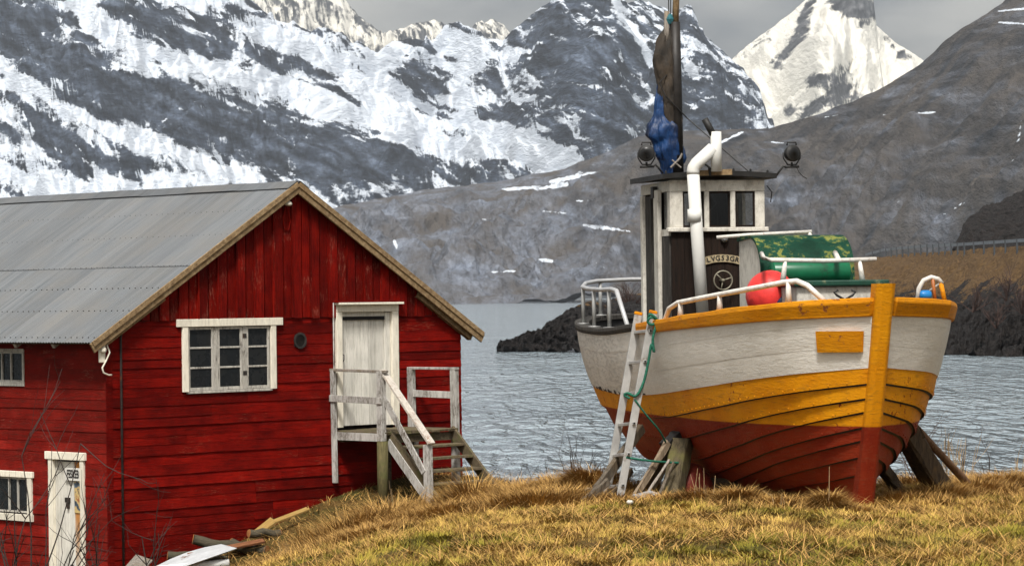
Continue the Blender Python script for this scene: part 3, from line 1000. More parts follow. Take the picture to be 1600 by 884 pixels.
# long wall
lw = MB().box(0.205, 0.215, 0.18, LEN, Z(0.9), Z(5.35)).build('long_wall', M_BLACK, house)
siding(lw, side, 1.0, 5.36, 0.0, LEN, [(0.62, 1.52, 1.0, 3.52), (2.10, 3.9, 2.52, 3.14), (2.22, 3.6, 4.70, 5.25)], M_REDL, step=0.175, lean=0.016)
MB().box(-0.022, 0.10, -0.0225, 0.0, Z(1.0), Z(5.38)).build('corner_board', M_RED, house)
MB().tube([(0.27, -0.03, Z(1.2)), (0.27, -0.03, Z(5.45)), (0.30, -0.03, Z(5.6))], 0.019, 8).build('cable_pipe', M_IRON, house, True)
# other two walls, plain boarding
bw = MB().box(0.0, WD, LEN, LEN + 0.03, Z(0.9), Z(5.38)).build('back_wall', M_RED, house)
rw = MB().box(WD - 0.03, WD + 0.012, 0.0305, LEN - 0.01, Z(0.9), Z(5.38)).build('right_wall', M_RED, house)

# ---- roof
roof = MB()
for s in (-1, 1):
    xe = WD / 2 + s * (WD / 2 + EO - 0.05)
    roof.add([(WD / 2, -0.12, Z(RZ - 0.075)), (xe, -0.12, Z(roof_z(xe) - 0.075)), (xe, LEN + 0.1, Z(roof_z(xe) - 0.075)), (WD / 2, LEN + 0.1, Z(RZ - 0.075)),
              (WD / 2, -0.12, Z(RZ - 0.03)), (xe, -0.12, Z(roof_z(xe) - 0.03)), (xe, LEN + 0.1, Z(roof_z(xe) - 0.03)), (WD / 2, LEN + 0.1, Z(RZ - 0.03))],
             [(0, 1, 2, 3), (4, 5, 6, 7), (0, 1, 5, 4), (1, 2, 6, 5), (2, 3, 7, 6)])
roof_o = roof.build('roof', M_DARKW, house)
sl_len = math.hypot(WD / 2 + EO + 0.03, SL * (WD / 2 + EO + 0.03))
ang = math.atan(SL)
SW, pitch, ampc = 0.836, 0.076, 0.010


def sheet_mesh(length):
    n = int(SW / pitch * 8) + 8
    P = []
    for d in (0.0, length * 0.33, length * 0.67, length):
        P.append([(d, -0.03 + (SW + 0.06) * i / n, ampc * math.cos(2 * math.pi * (-0.03 + (SW + 0.06) * i / n) / pitch)) for i in range(n + 1)])
    me = bpy.data.meshes.new('metal_sheet')
    b_ = MB().grid(P)
    me.from_pydata(b_.v, [], b_.f)
    me.polygons.foreach_set('use_smooth', [True] * len(me.polygons))
    me.materials.append(M_ROOF)
    return me


half = sl_len * 0.53
me_up, me_lo = sheet_mesh(half + 0.06), sheet_mesh(sl_len - half + 0.0)
ncol = int((LEN + 0.3) / SW)
for s in (-1, 1):
    for c in range(ncol):
        y0 = -0.17 + c * SW
        for me, d0, lift in ((me_up, 0.0, 0.014), (me_lo, half, 0.0)):
            o = bpy.data.objects.new('metal_sheet', me)
            o.parent = roof_o
            dx = d0 * math.cos(ang)
            o.location = (WD / 2 + s * dx, y0 if s > 0 else y0 + SW, Z(RZ - d0 * math.sin(ang) + 0.0 + lift + random.uniform(0, 0.004)))
            m = Matrix.Rotation(ang, 3, 'Y')
            o.rotation_euler = (Matrix.Rotation(math.pi, 3, 'Z') @ m if s < 0 else m).to_euler()
            COL.objects.link(o)
# roofing screws with rusty washers, in rows across the sheets
scr = MB()
for r_ in (0.12, 0.95, 1.75, half + 0.05, half + 0.75, half + 1.45, sl_len - 0.12):
    for i_ in range(int(LEN / 0.152)):
        p_ = Vector((WD / 2 - r_ * math.cos(ang), -0.1 + i_ * 0.152, Z(RZ - r_ * math.sin(ang) + 0.020)))
        scr.lathe([(0.011, -0.004), (0.010, 0.004), (0.003, 0.008)], p_, (-math.sin(ang), 0, math.cos(ang)), 5)
tag(scr.build('roof_screws', M_IRON, roof_o), kind='stuff')
# ridge caps
for c in range(7):
    y0, y1 = -0.2 + c * 1.36, -0.2 + (c + 1) * 1.36 + 0.05
    e = 0.006 * (c % 2)
    MB().grid([[(WD / 2 + dx, y, Z(RZ + 0.045 - abs(dx) * SL - (0.018 if abs(dx) < 0.02 else 0) + e + random.uniform(-0.004, 0.004))) for dx in (-0.24, -0.03, 0.0, 0.03, 0.24)] for y in (y0, y1)]).build('ridge_cap', M_ROOF, roof_o)
# barge boards on the gable and the rafters under the edge
for s in (-1, 1):
    xe = WD / 2 + s * (WD / 2 + EO + 0.02)
    up = (s * SL, 0, 1)
    MB().bar((WD / 2 + s * 0.01, -0.165, Z(RZ - 0.10)), (xe, -0.165, Z(roof_z(xe) - 0.10)), 0.04, 0.165, up).jitter(0.004).build('barge_board', M_BARGE, roof_o, bevel=0.006)
    MB().bar((WD / 2 + s * 0.01, -0.192, Z(RZ - 0.03)), (xe, -0.192, Z(roof_z(xe) - 0.03)), 0.028, 0.085, up).jitter(0.003).build('barge_trim', M_BARGE, roof_o, bevel=0.004)
    xe2 = WD / 2 + s * (WD / 2 + EO - 0.18)
    MB().bar((xe2 - s * 1.3, -0.06, Z(roof_z(xe2 - s * 1.3) - 0.19)), (xe2, -0.06, Z(roof_z(xe2) - 0.19)), 0.10, 0.14, up).build('rafter', M_BARGE, roof_o, bevel=0.006)
    for r in range(1, 9):
        yy = r * 1.05
        MB().bar((WD / 2 + s * (WD / 2 - 0.1), yy, Z(roof_z(WD) - 0.1 + 0.1 * SL)), (WD / 2 + s * (WD / 2 + EO - 0.1), yy, Z(roof_z(WD + EO - 0.1) - 0.13)), 0.07, 0.10, up).build('rafter', M_WHITEW if r < 3 and s < 0 else M_DARKW, roof_o)

# ---- gable window: three casements of three panes
M_SASH = painted_wood('flaking_window_paint', (0.42, 0.40, 0.36), (0.52, 0.49, 0.43), (0.17, 0.15, 0.13), wear=0.40, grain=(6, 6, 1), dirt=(0.06, 0.05, 0.04), dirt_amt=0.6, bump=0.8)
win = MB().box(1.58, 3.44, 0.005, 0.029, Z(4.50), Z(5.62)).build('window', M_BLACK, house)
MB().box(1.41, 3.66, -0.060, -0.012, Z(5.60), Z(5.725)).build('head_trim', M_CREAM, win, bevel=0.004)
MB().box(1.52, 1.635, -0.052, -0.010, Z(4.535), Z(5.598)).build('side_trim', M_CREAM, win, bevel=0.004)
MB().box(3.40, 3.515, -0.052, -0.010, Z(4.535), Z(5.598)).build('side_trim', M_CREAM, win, bevel=0.004)
MB().box(1.62, 3.43, -0.040, 0.004, Z(4.505), Z(4.545)).build('sill', M_SASH, win, bevel=0.003)
for cx0, cx1 in ((1.645, 2.19), (2.27, 2.80), (2.885, 3.39)):
    sa = MB()
    sa.box(cx0, cx0 + 0.045, -0.018, 0.004, Z(4.55), Z(5.59)).box(cx1 - 0.045, cx1, -0.018, 0.004, Z(4.55), Z(5.59))
    sa.box(cx0 + 0.046, cx1 - 0.046, -0.017, 0.003, Z(4.55), Z(4.60)).box(cx0 + 0.046, cx1 - 0.046, -0.017, 0.003, Z(5.55), Z(5.59))
    for zz in (4.908, 5.236):
        sa.box(cx0 + 0.046, cx1 - 0.046, -0.015, 0.002, Z(zz), Z(zz + 0.03))
    sa.build('sash', M_SASH, win, bevel=0.003)
    for z0_, z1_ in ((4.60, 4.908), (4.938, 5.236), (5.266, 5.55)):
        MB().box(cx0 + 0.045, cx1 - 0.045, 0.0005, 0.004, Z(z0_), Z(z1_)).build('pane', M_GLASS, win)
for mx0, mx1 in ((2.195, 2.265), (2.805, 2.88)):
    MB().box(mx0, mx1, -0.028, 0.004, Z(4.55), Z(5.595)).build('mullion', M_SASH, win, bevel=0.003)
for zz in (4.78, 5.40):
    MB().box(2.80, 2.88, -0.034, -0.0285, Z(zz), Z(zz + 0.07)).build('hinge', M_IRON, win)
# old flue hole beside it
ho = [(0.165 * random.uniform(0.72, 1.1) * math.cos(a_ * math.pi / 9), 0.15 * random.uniform(0.72, 1.1) * math.sin(a_ * math.pi / 9)) for a_ in range(18)]
MB().prism(ho, -0.024, -0.029, lambda x, y, h: (4.06 + x, h, Z(5.33) + y)).build('flue_hole', M_BLACK, house)
MB().lathe([(0.14, 0.0), (0.14, 0.012), (0.10, 0.012), (0.10, 0.0)], (4.06, -0.029, Z(5.33)), (0, -1, 0), 14).build('flue_collar', M_IRON, house)

# ---- upper door
dr = MB().box(4.90, 6.24, 0.12, 0.14, Z(3.80), Z(5.93)).build('door', M_BLACK, house)
MB().box(4.80, 6.36, -0.16, 0.03, Z(5.965), Z(5.995)).jitter(0.003).build('ledge', M_RED, dr, bevel=0.004)
MB().box(4.83, 6.35, -0.165, -0.02, Z(5.925), Z(5.962)).build('head_trim', M_CREAM, dr, bevel=0.004)
MB().box(4.86, 6.30, -0.075, 0.10, Z(5.80), Z(5.922)).build('head_trim', M_CREAM, dr, bevel=0.004)
MB().box(4.86, 4.985, -0.07, 0.11, Z(3.82), Z(5.798)).build('side_trim', M_CREAM, dr, bevel=0.004)
MB().box(6.155, 6.30, -0.07, 0.11, Z(3.82), Z(5.798)).build('side_trim', M_CREAM, dr, bevel=0.004)
MB().box(6.03, 6.15, -0.01, 0.11, Z(3.82), Z(5.79)).build('inner_trim', M_DOOR, dr, bevel=0.004)
MB().box(4.99, 6.03, 0.0, 0.11, Z(5.72), Z(5.798)).build('inner_trim', M_DOOR, dr, bevel=0.004)
for i in range(6):
    a_ = 4.99 + i * (1.04 / 6)
    MB().box(a_ + 0.004, a_ + 1.04 / 6 - 0.004, 0.03 + random.uniform(0, 0.006), 0.11, Z(3.84), Z(5.715)).build('plank', M_DOOR, dr, bevel=0.004)
MB().box(5.02, 5.045, 0.0, 0.03, Z(4.92), Z(5.10)).tube([(5.03, -0.02, Z(4.95)), (5.03, -0.05, Z(4.98)), (5.03, -0.05, Z(5.06)), (5.03, -0.0, Z(5.08))], 0.008, 6).build('handle', M_IRON, dr)
MB().tube([(4.80, -0.05, Z(5.96)), (4.795, -0.05, Z(4.9)), (4.82, -0.05, Z(4.5))], 0.012, 6).build('cable', M_WHITEW, house, True)
# gable lamp at the peak and its loop of cable
gl = MB().lathe([(0.0, 0.0), (0.055, 0.0), (0.075, 0.03), (0.05, 0.06), (0.02, 0.075)], (3.76, -0.10, Z(7.62)), (0, -0.35, 1), 12).build('gable_lamp', M_CREAM, house, True)
MB().tube([(3.76, -0.05, Z(7.60)), (3.70, -0.045, Z(7.40)), (3.72, -0.045, Z(7.22)), (3.82, -0.045, Z(7.2)), (3.86, -0.045, Z(7.35)), (3.80, -0.045, Z(7.56))], 0.010, 6).build('cable', M_REDV, gl, True)

# ---- lower door in the long wall (local y 0.62-1.52)
M_SIGNW = simple('sign_white', (0.62, 0.60, 0.55), 0.6, 0, 0.15, 20)
M_INK = simple('sign_black_ink', (0.012, 0.011, 0.010), 0.6, 0, 0.1, 10, 0)


def rust_door_mat():
    t = NT('rust_stained_door')
    p = t.coord(rand=False)
    g = t.coord((8, 8, 0.6), rand=False)
    n = t.noise(g, 3, 6, 0.65)
    c = t.mix(t.ramp(n, [(0.3, 0.0), (0.7, 1.0)]), (0.55, 0.51, 0.43), (0.40, 0.36, 0.30))
    z = t.sep(p)[2]
    s = t.math('ADD', t.math('MULTIPLY', z, 0.55), t.math('MULTIPLY', n, 0.7))
    c = t.mix(t.ramp(s, [(0.35, 0.0), (0.95, 1.0)]), c, (0.42, 0.16, 0.015))
    t.set('Base Color', c)
    t.set('Roughness', 0.7)
    return t.m


def poster_mat():
    t = NT('faded_poster_print')
    p = t.coord(rand=False)
    n = t.noise(p, 9, 3, 0.5)
    t.set('Base Color', t.ramp(n, [(0.30, (0.03, 0.03, 0.035)), (0.44, (0.06, 0.10, 0.14)), (0.5, (0.45, 0.30, 0.12)), (0.58, (0.55, 0.42, 0.18)), (0.7, (0.30, 0.09, 0.03))]))
    t.set('Roughness', 0.5)
    return t.m


d2 = MB().box(0.17, 0.2, 0.62, 1.52, Z(1.2), Z(3.50)).build('door', M_BLACK, house)
MB().box(-0.06, 0.02, 0.55, 1.62, Z(3.475), Z(3.60)).build('head_trim', M_CREAM, d2, bevel=0.004)
MB().box(-0.045, 0.02, 0.59, 0.69, Z(1.3), Z(3.473)).build('side_trim', M_CREAM, d2, bevel=0.004)
MB().box(-0.045, 0.02, 1.43, 1.55, Z(1.3), Z(3.473)).build('side_trim', M_CREAM, d2, bevel=0.004)
MB().box(0.022, 0.165, 1.40, 1.50, Z(1.3), Z(3.47)).build('reveal', M_DOOR, d2)
MB().box(0.022, 0.165, 0.63, 0.70, Z(1.3), Z(3.47)).build('reveal', M_DOOR, d2)
for i, (a_, b_) in enumerate(((1.20, 1.40), (1.06, 1.197), (0.93, 1.057))):
    MB().box(0.03 + 0.02 * (i == 0), 0.16, a_, b_, Z(1.3), Z(3.44)).build('plank', M_DOOR, d2, bevel=0.004)
MB().box(0.036, 0.16, 0.70, 0.927, Z(1.3), Z(3.44)).build('rust_stained_panel', rust_door_mat(), d2, bevel=0.004)
MB().box(0.022, 0.0345, 0.715, 0.925, Z(2.62), Z(3.15)).build('poster', poster_mat(), d2)
sg = MB().box(-0.012, 0.02, 0.695, 1.13, Z(3.14), Z(3.345)).build('sign', M_SIGNW, d2, bevel=0.002)
text_obj('FESKEB', 'lettering', M_INK, sg, (-0.0155, 0.912, Z(3.243)), (math.radians(90), 0, math.radians(-90)), 0.185, 0.002, (0.56, 1.0))
MB().box(0.0, 0.03, 1.04, 1.16, Z(2.78), Z(2.86)).box(-0.01, 0.03, 1.06, 1.10, Z(2.68), Z(2.78)).build('latch', M_IRON, d2)
MB().lathe([(0.0, 0.0), (0.03, 0.0), (0.035, 0.03), (0.0, 0.05)], (0.03, 1.0, Z(1.75)), (-1, 0, 0), 8).build('knob', M_IRON, d2)


def side_window(y0, y1, z0, z1, mullions, trim, mat):
    w = MB().box(0.024, 0.029, y0, y1, Z(z0), Z(z1)).build('window', M_BLACK, house)
    if trim:
        MB().box(-0.055, -0.008, y0 - 0.14, y1 + 0.1, Z(z1 + 0.005), Z(z1 + 0.105)).build('head_trim', mat, w, bevel=0.004)
        MB().box(-0.048, -0.008, y0 - 0.10, y0 + 0.02, Z(z0 - 0.02), Z(z1 + 0.003)).build('side_trim', mat, w, bevel=0.004)
        MB().box(-0.055, -0.008, y0 - 0.12, y1 + 0.1, Z(z0 - 0.135), Z(z0 - 0.022)).build('sill', mat, w, bevel=0.004)
    else:
        MB().box(-0.03, 0.004, y0 - 0.02, y1, Z(z1), Z(z1 + 0.05)).build('head_trim', mat, w, bevel=0.003)
        MB().box(-0.03, 0.004, y0 - 0.03, y1, Z(z0 - 0.07), Z(z0)).build('sill', mat, w, bevel=0.003)
        MB().box(-0.025, 0.004, y0 - 0.02, y0 + 0.03, Z(z0), Z(z1)).build('side_trim', mat, w, bevel=0.003)
    ys = [y0 + 0.02] + list(mullions) + [y1]
    for a_, b_ in zip(ys[:-1], ys[1:]):
        MB().box(0.014, 0.018, a_ + 0.015, b_ - 0.015, Z(z0 + 0.03), Z(z1 - 0.03)).build('pane', M_GLASS, w)
    for m in mullions:
        MB().box(-0.012, 0.016, m - 0.015, m + 0.015, Z(z0), Z(z1)).build('mullion', M_SASH, w)
    MB().box(-0.01, 0.0165, y0, y1, Z(z1 - 0.03), Z(z1)).box(-0.01, 0.0165, y0, y1, Z(z0), Z(z0 + 0.03)).build('sash', M_SASH, w)


side_window(2.12, 3.9, 2.56, 3.14, (2.45, 2.70, 3.1, 3.5), True, M_CREAM)
side_window(2.24, 3.6, 4.72, 5.22, (2.60, 2.86, 3.2), False, M_SASH)
# porcelain wire holder under the eave corner with its curled cable
ins = MB().box(-0.22, -0.10, -0.12, -0.08, Z(5.06), Z(5.36)).build('wire_holder', M_CREAM, house, bevel=0.01)
MB().lathe([(0.0, 0.0), (0.05, 0.0), (0.05, 0.04), (0.03, 0.05), (0.0, 0.05)], (-0.16, -0.12, Z(5.26)), (0, -1, 0), 12).build('insulator', M_CREAM, ins, True)
MB().tube([(-0.07, -0.11, Z(5.34)), (-0.02, -0.12, Z(5.22)), (-0.10, -0.12, Z(5.08)), (-0.17, -0.12, Z(4.98)), (-0.15, -0.12, Z(4.90)), (-0.05, -0.12, Z(4.86)), (0.02, -0.11, Z(4.86))], 0.014, 6).build('cable', M_CREAM, ins, True)

# ================================================================== LANDING AND STAIRS AT THE UPPER DOOR
# same directions as the house: x along the gable, y negative = out from the wall
pr_ = empty('landing_stairs', (HX, HYY, HB), math.radians(45))
tag(pr_, 'weathered wooden landing with white railings and steep steps below the upper door', 'stairs')


def foot(u, o):
    x = HX + math.sqrt(0.5) * (u + o)
    y = HYY + math.sqrt(0.5) * (u - o)
    return gz(x, y) - 0.15


for i in range(8):      # deck planks run out from the wall
    a_ = 4.84 + i * 0.216
    MB().box(a_ + 0.006, a_ + 0.21, -1.24 - random.uniform(0, 0.05), -0.05, Z(3.725) + random.uniform(-0.008, 0.006), Z(3.775) + random.uniform(-0.005, 0.008)).jitter(0.006).build('deck_plank', M_MOSSY, pr_, bevel=0.005)
MB().box(4.80, 4.84, -1.16, -0.04, Z(3.62), Z(3.75)).jitter(0.004).build('fascia', M_WHITEW, pr_)
MB().box(4.84, 6.56, -1.20, -1.10, Z(3.58), Z(3.72)).jitter(0.006).build('joist', M_DARKW, pr_)
MB().box(4.84, 6.56, -0.20, -0.10, Z(3.58), Z(3.72)).jitter(0.006).build('joist', M_DARKW, pr_)
MB().bar((4.78, -0.06, Z(2.88)), (4.76, -0.06, Z(4.81)), 0.085, 0.07, (1, 0, 0)).jitter(0.003).build('post', M_WHITEW, pr_, bevel=0.005)
MB().bar((4.83, -1.20, Z(3.62)), (4.86, -1.17, Z(4.80)), 0.13, 0.11, (1, 0, 0)).jitter(0.003).build('post', M_WHITEW, pr_, bevel=0.006)
MB().tube([(4.83, -1.21, Z(foot(4.83, 1.2))), (4.84, -1.21, Z(3.62))], 0.095, 10).build('support_post', bare_wood('mossy_round_post', (0.05, 0.045, 0.02), (0.17, 0.14, 0.06), grain=(5, 5, 1), extra=(0.09, 0.10, 0.03)), pr_, True)
MB().bar((6.62, -1.14, Z(foot(6.62, 1.14))), (6.60, -1.14, Z(4.78)), 0.13, 0.10, (1, 0, 0)).jitter(0.003).build('post', M_WHITEW, pr_, bevel=0.006)
MB().bar((6.58, -0.08, Z(3.70)), (6.57, -0.08, Z(4.78)), 0.13, 0.09, (1, 0, 0)).jitter(0.003).build('post', M_WHITEW, pr_, bevel=0.006)
MB().bar((5.55, -0.55, Z(foot(5.5, 0.5))), (5.55, -0.55, Z(3.6)), 0.1, 0.1, (1, 0, 0)).build('support_post', M_DARKW, pr_)
MB().bar((6.6, -0.12, Z(foot(6.6, 0.1))), (6.6, -0.12, Z(3.6)), 0.1, 0.1, (1, 0, 0)).build('support_post', M_WHITEW, pr_)
# rails
MB().bar((4.77, 0.0, Z(4.815)), (4.87, -1.30, Z(4.79)), 0.10, 0.045).jitter(0.003).build('hand_rail', M_GREYW, pr_, bevel=0.005)
MB().bar((4.72, -0.02, Z(4.33)), (4.79, -1.26, Z(4.30)), 0.035, 0.11).jitter(0.003).build('rail_board', M_WHITEW, pr_, bevel=0.004)
MB().bar((6.58, 0.0, Z(4.80)), (6.60, -1.22, Z(4.80)), 0.10, 0.04).jitter(0.003).build('hand_rail', M_WHITEW, pr_, bevel=0.005)
MB().bar((6.56, -0.02, Z(4.36)), (6.575, -1.16, Z(4.34)), 0.035, 0.12).jitter(0.003).build('rail_board', M_WHITEW, pr_, bevel=0.004)
# stair
for u in (5.02, 6.50):
    MB().bar((u, -1.14, Z(3.74)), (u, -2.36, Z(2.60)), 0.055, 0.20, (0, -0.7, 0.7)).jitter(0.006).build('stringer', M_MOSSY, pr_, bevel=0.006)
MB().bar((4.985, -1.18, Z(3.60)), (4.985, -2.30, Z(2.52)), 0.025, 0.16, (0, -0.7, 0.7)).build('stringer_board', M_WHITEW, pr_, bevel=0.004)
for i in range(5):
    oo, zz = 1.41 + 0.21 * i, 3.53 - 0.2 * i
    MB().box(5.05, 6.47, -oo - 0.11, -oo + 0.11, Z(zz - 0.045), Z(zz)).jitter(0.008).build('step', M_MOSSY, pr_, bevel=0.006)
MB().bar((4.95, -2.22, Z(foot(4.95, 2.2) - 0.05)), (4.95, -2.20, Z(3.58)), 0.13, 0.11, (1, 0, 0)).jitter(0.004).build('newel_post', M_WHITEW, pr_, bevel=0.006)


def flaking_rail_mat():
    return painted_wood('flaking_orange_white_rail', (0.42, 0.38, 0.33), (0.52, 0.48, 0.42), (0.32, 0.11, 0.04), wear=0.42, grain=(3, 3, 3), dirt=(0.16, 0.09, 0.05), dirt_amt=0.4, bump=0.8)


MB().bar((4.90, -1.16, Z(4.82)), (4.95, -2.30, Z(3.60)), 0.15, 0.045, (0, -0.7, 0.7)).jitter(0.004).build('hand_rail', flaking_rail_mat(), pr_, bevel=0.005)
MB().bar((4.86, -1.24, Z(4.34)), (4.90, -2.16, Z(3.12)), 0.03, 0.12, (0, -0.7, 0.7)).jitter(0.003).build('rail_board', M_WHITEW, pr_, bevel=0.004)


# ================================================================== ODDS AND ENDS AT THE FOOT OF THE GABLE
def gable_pt(u, o, dz=0.0):
    x = HX + math.sqrt(0.5) * (u + o)
    y = HYY + math.sqrt(0.5) * (u - o)
    return Vector((x, y, gz(x, y) + dz))


sheet = empty('loose_metal_sheet', gable_pt(1.3, 0.9))
tag(sheet, 'loose grey corrugated metal sheet lying on the junk at the foot of the red gable', 'metal sheet')
P = []
for i in range(5):
    row_ = []
    for j in range(81):
        v_ = j / 80 * 0.95
        row_.append((0.25 * i * 1.15 - 0.2, v_ - 0.45, 0.02 + 0.17 * i / 4 * 1.6 + 0.012 * math.cos(2 * math.pi * v_ / 0.076) + 0.06 * math.sin(i * 0.8) * v_))
    P.append(row_)
so = MB().grid(P).build('corrugated_panel', simple('bright_galvanised', (0.42, 0.43, 0.44), 0.45, 0.2, 0.15, 5, 0.1, rust=(0.14, 0.07, 0.04), rust_amt=0.1), sheet, True)
sheet.rotation_euler = (0.0, -0.05, math.radians(22))
sheet.location = gable_pt(0.55, 0.95, 0.06)
pp = empty('white_pipe', gable_pt(0.65, 1.25, 0.10))
tag(pp, 'white plastic pipe with open dark end lying in front of the metal sheet', 'pipe')
pp.rotation_euler = (0, math.radians(-4), math.radians(12))
MB().lathe([(0.062, -0.85), (0.07, -0.85), (0.07, 0.62), (0.058, 0.62), (0.058, 0.4), (0.0, 0.4)], (0, 0, 0), (1, 0, 0), 16).build('tube', simple('white_plastic', (0.66, 0.66, 0.64), 0.4, 0, 0.12, 4, 0.1), pp, True)
MB().lathe([(0.0, 0.405), (0.057, 0.405), (0.057, 0.41), (0.0, 0.41)], (0, 0, 0), (1, 0, 0), 12).build('dark_bore', M_BLACK, pp)
M_LOG = bare_wood('log_bark', (0.025, 0.02, 0.014), (0.12, 0.10, 0.065), grain=(1, 8, 8), extra=(0.05, 0.05, 0.03))
M_CUT = bare_wood('cut_log_end', (0.24, 0.09, 0.03), (0.38, 0.17, 0.06), grain=(3, 3, 3))
for i, (u, o, dz, L_, r, rz, tilt, lab) in enumerate([
        (1.75, 0.75, 0.16, 1.0, 0.085, 5, 10, 'dark mossy log on top of the woodpile against the red gable'),
        (2.15, 0.9, 0.05, 0.7, 0.09, -30, 6, 'short log with orange sawn end, lowest in the woodpile'),
        (2.75, 0.6, 0.08, 0.6, 0.07, 40, 4, 'thin grey log at the right end of the woodpile'),
        (1.35, 0.6, 0.06, 1.0, 0.07, 15, 8, 'brown log half hidden behind the corrugated sheet')]):
    lg = empty('log', gable_pt(u, o, dz + r * 0.6))
    lg.rotation_euler = (0, math.radians(tilt), math.radians(rz))
    tag(lg, lab, 'log', 'logs heaped at the gable foot')
    n_ = 7
    MB().tube([(-L_ / 2 + L_ * k / n_, 0.02 * math.sin(k * 1.7 + i), 0.02 * math.cos(k * 1.3 + i)) for k in range(n_ + 1)], [r * random.uniform(0.92, 1.06) for k in range(n_ + 1)], 12, caps=False).build('bark', M_LOG, lg, True)
    for e_ in (-1, 1):
        MB().lathe([(0.0, 0.0), (r * 0.98, 0.0), (r * 0.98, 0.006), (0.0, 0.012)], (e_ * L_ / 2, 0.02 * math.sin((7 if e_ > 0 else 0) * 1.7 + i), 0.02 * math.cos((7 if e_ > 0 else 0) * 1.3 + i)), (e_, 0, 0), 12).build('sawn_end', M_CUT, lg)
M_YEL = bare_wood('yellowed_plank', (0.26, 0.15, 0.04), (0.44, 0.29, 0.10), grain=(1, 6, 6))
for (u, o, dz, L_, w, rz, ry, lab, m_) in [
        (3.35, 0.5, 0.22, 0.85, 0.10, 42, -14, 'narrow yellow plank leaning up the slope by the red gable', M_YEL),
        (2.85, 0.5, 0.2, 0.35, 0.20, 20, -35, 'short yellow board standing on edge beside the narrow plank', M_YEL),
        (1.6, 1.0, 0.2, 1.3, 0.12, 25, -8, 'rusty brown board lying over the corrugated sheet', bare_wood('rusty_board', (0.10, 0.035, 0.015), (0.26, 0.11, 0.05), grain=(1, 6, 6))),
        (0.15, 0.5, 0.14, 0.55, 0.3, 60, -30, 'small pale board leaning by the dark pipe at the house corner', M_GREYW)]:
    b_ = MB().box(-L_ / 2, L_ / 2, -w / 2, w / 2, -0.02, 0.02).jitter(0.006).build('plank', m_, None, bevel=0.004)
    b_.location = gable_pt(u, o, dz)
    b_.rotation_euler = (math.radians(20), math.radians(ry), math.radians(rz))
    tag(b_, lab, 'plank')
# white dinghy-like tub by the left edge
tb = MB()
tb.lathe([(0.02, 0.0), (0.36, 0.0), (0.44, 0.06), (0.46, 0.10), (0.44, 0.12), (0.38, 0.07), (0.0, 0.04)], (0, 0, 0), (0, 0, 1), 20)
tub = tb.build('wash_tub', simple('white_enamel', (0.62, 0.61, 0.58), 0.4, 0, 0.1, 5, 0.1, rust=(0.18, 0.08, 0.03), rust_amt=0.1), None, True)
_q = at(26, 872, 45.0)
tub.location = (_q[0], _q[1], gz(_q[0], _q[1]) - 0.02)
tag(tub, 'shallow white enamel tub on the ground at the lower left edge', 'tub')


# ================================================================== THE BOAT
# local frame: x to port (viewer's right), y aft from the stem, z up from the keel
BTH = math.radians(10.4)
BX, BY, BZ = 3.018, 24.6, 4.25
boat = empty('fishing_boat', (BX, BY, BZ), BTH)
tag(boat, 'old wooden fishing boat with white, yellow and red hull propped up on the grass', 'boat')
bc, bs_ = math.cos(BTH), math.sin(BTH)
ZK, BL = 4.2565, 8.2


def blp(px, py, s):
    """boat-local point seen at a photo pixel, lying on the cross plane y = s"""
    d = ray(px, py)
    k = (s + (-bs_ * BX + bc * BY)) / (-bs_ * d[0] + bc * d[1])
    w = np.array([0, 0, ZC]) + d * k
    dx, dy = w[0] - BX, w[1] - BY
    return Vector((bc * dx + bs_ * dy, -bs_ * dx + bc * dy, w[2] - BZ))


def bworld(p):
    return np.array([BX + bc * p[0] - bs_ * p[1], BY + bs_ * p[0] + bc * p[1], BZ + p[2]])


HS = [0, .06, .15, .3, .5, .7, .85, .95, 1.0]
HBW = [.05, .72, 1.01, 1.22, 1.30, 1.25, 1.08, .76, .04]


def h_zs(f): return spline(f, [0, .2, .4, .6, .8, 1], [5.95, 5.83, 5.73, 5.67, 5.70, 5.80])
def h_zk(f): return ZK + spline(f, [0, .1, .5, 1], [.03, -.03, -.17, -.20])
def h_s0(z): return spline(z, [ZK - .1, ZK + .4, ZK + 1.0, 6.3], [.14, -.05, -.26, -.60])
def h_s1(z): return BL - spline(z, [ZK - .1, ZK + .5, ZK + 1, 6.3], [1.2, .7, .25, 0])


def h_b(w, f):
    p = spline(f, [0, .15, .4, .7, 1], [1.3, 1.8, 1.8, 1.8, 1.8])
    q = spline(f, [0, .15, .4, .7, 1], [1.0, .55, .5, .5, .9])
    return spline(f, HS, HBW) * max(0.0, 1 - min(w, 1.0) ** p) ** q


def hull(f, w, sd, off=0.0):
    """sd -1 = starboard (viewer's left), +1 = port; off = outwards"""
    f = min(max(f, 0.0), 1.0)
    zs_, zk_ = h_zs(f), h_zk(f)
    z = zs_ + (zk_ - zs_) * w
    s = h_s0(z) + f * (h_s1(z) - h_s0(z))
    b = h_b(w, f)
    e = 0.01
    db = h_b(min(w + e, 1), f) - h_b(max(w - e, 0), f)
    dz = (zk_ - zs_) * 2 * e
    n = Vector((-dz, db)).normalized() if abs(db) + abs(dz) > 1e-6 else Vector((1, 0))
    # n points outwards in the section: (sideways, up)
    sx = (b + 0.03) + off * n.x
    # pull the forward direction in too, so laps close on the stem
    return Vector((sd * sx, s - off * (0.5 if f < 0.08 else 0.0), z + off * n.y * (1 if n.y < 0 else 1) - BZ))


WL = [  # plank edges: fraction of depth at stem, amidships, stern
    (0.0, 0.0, 0.0), (.115, .135, .12), (.23, .27, .235), (.341, .40, .35), (.424, .53, .46), (.499, .66, .56), (.568, .78, .66), (.647, .86, .75), (.715, .915, .83), (.80, .95, .90), (.893, .975, .95), (1.0, 1.0, 1.0)]


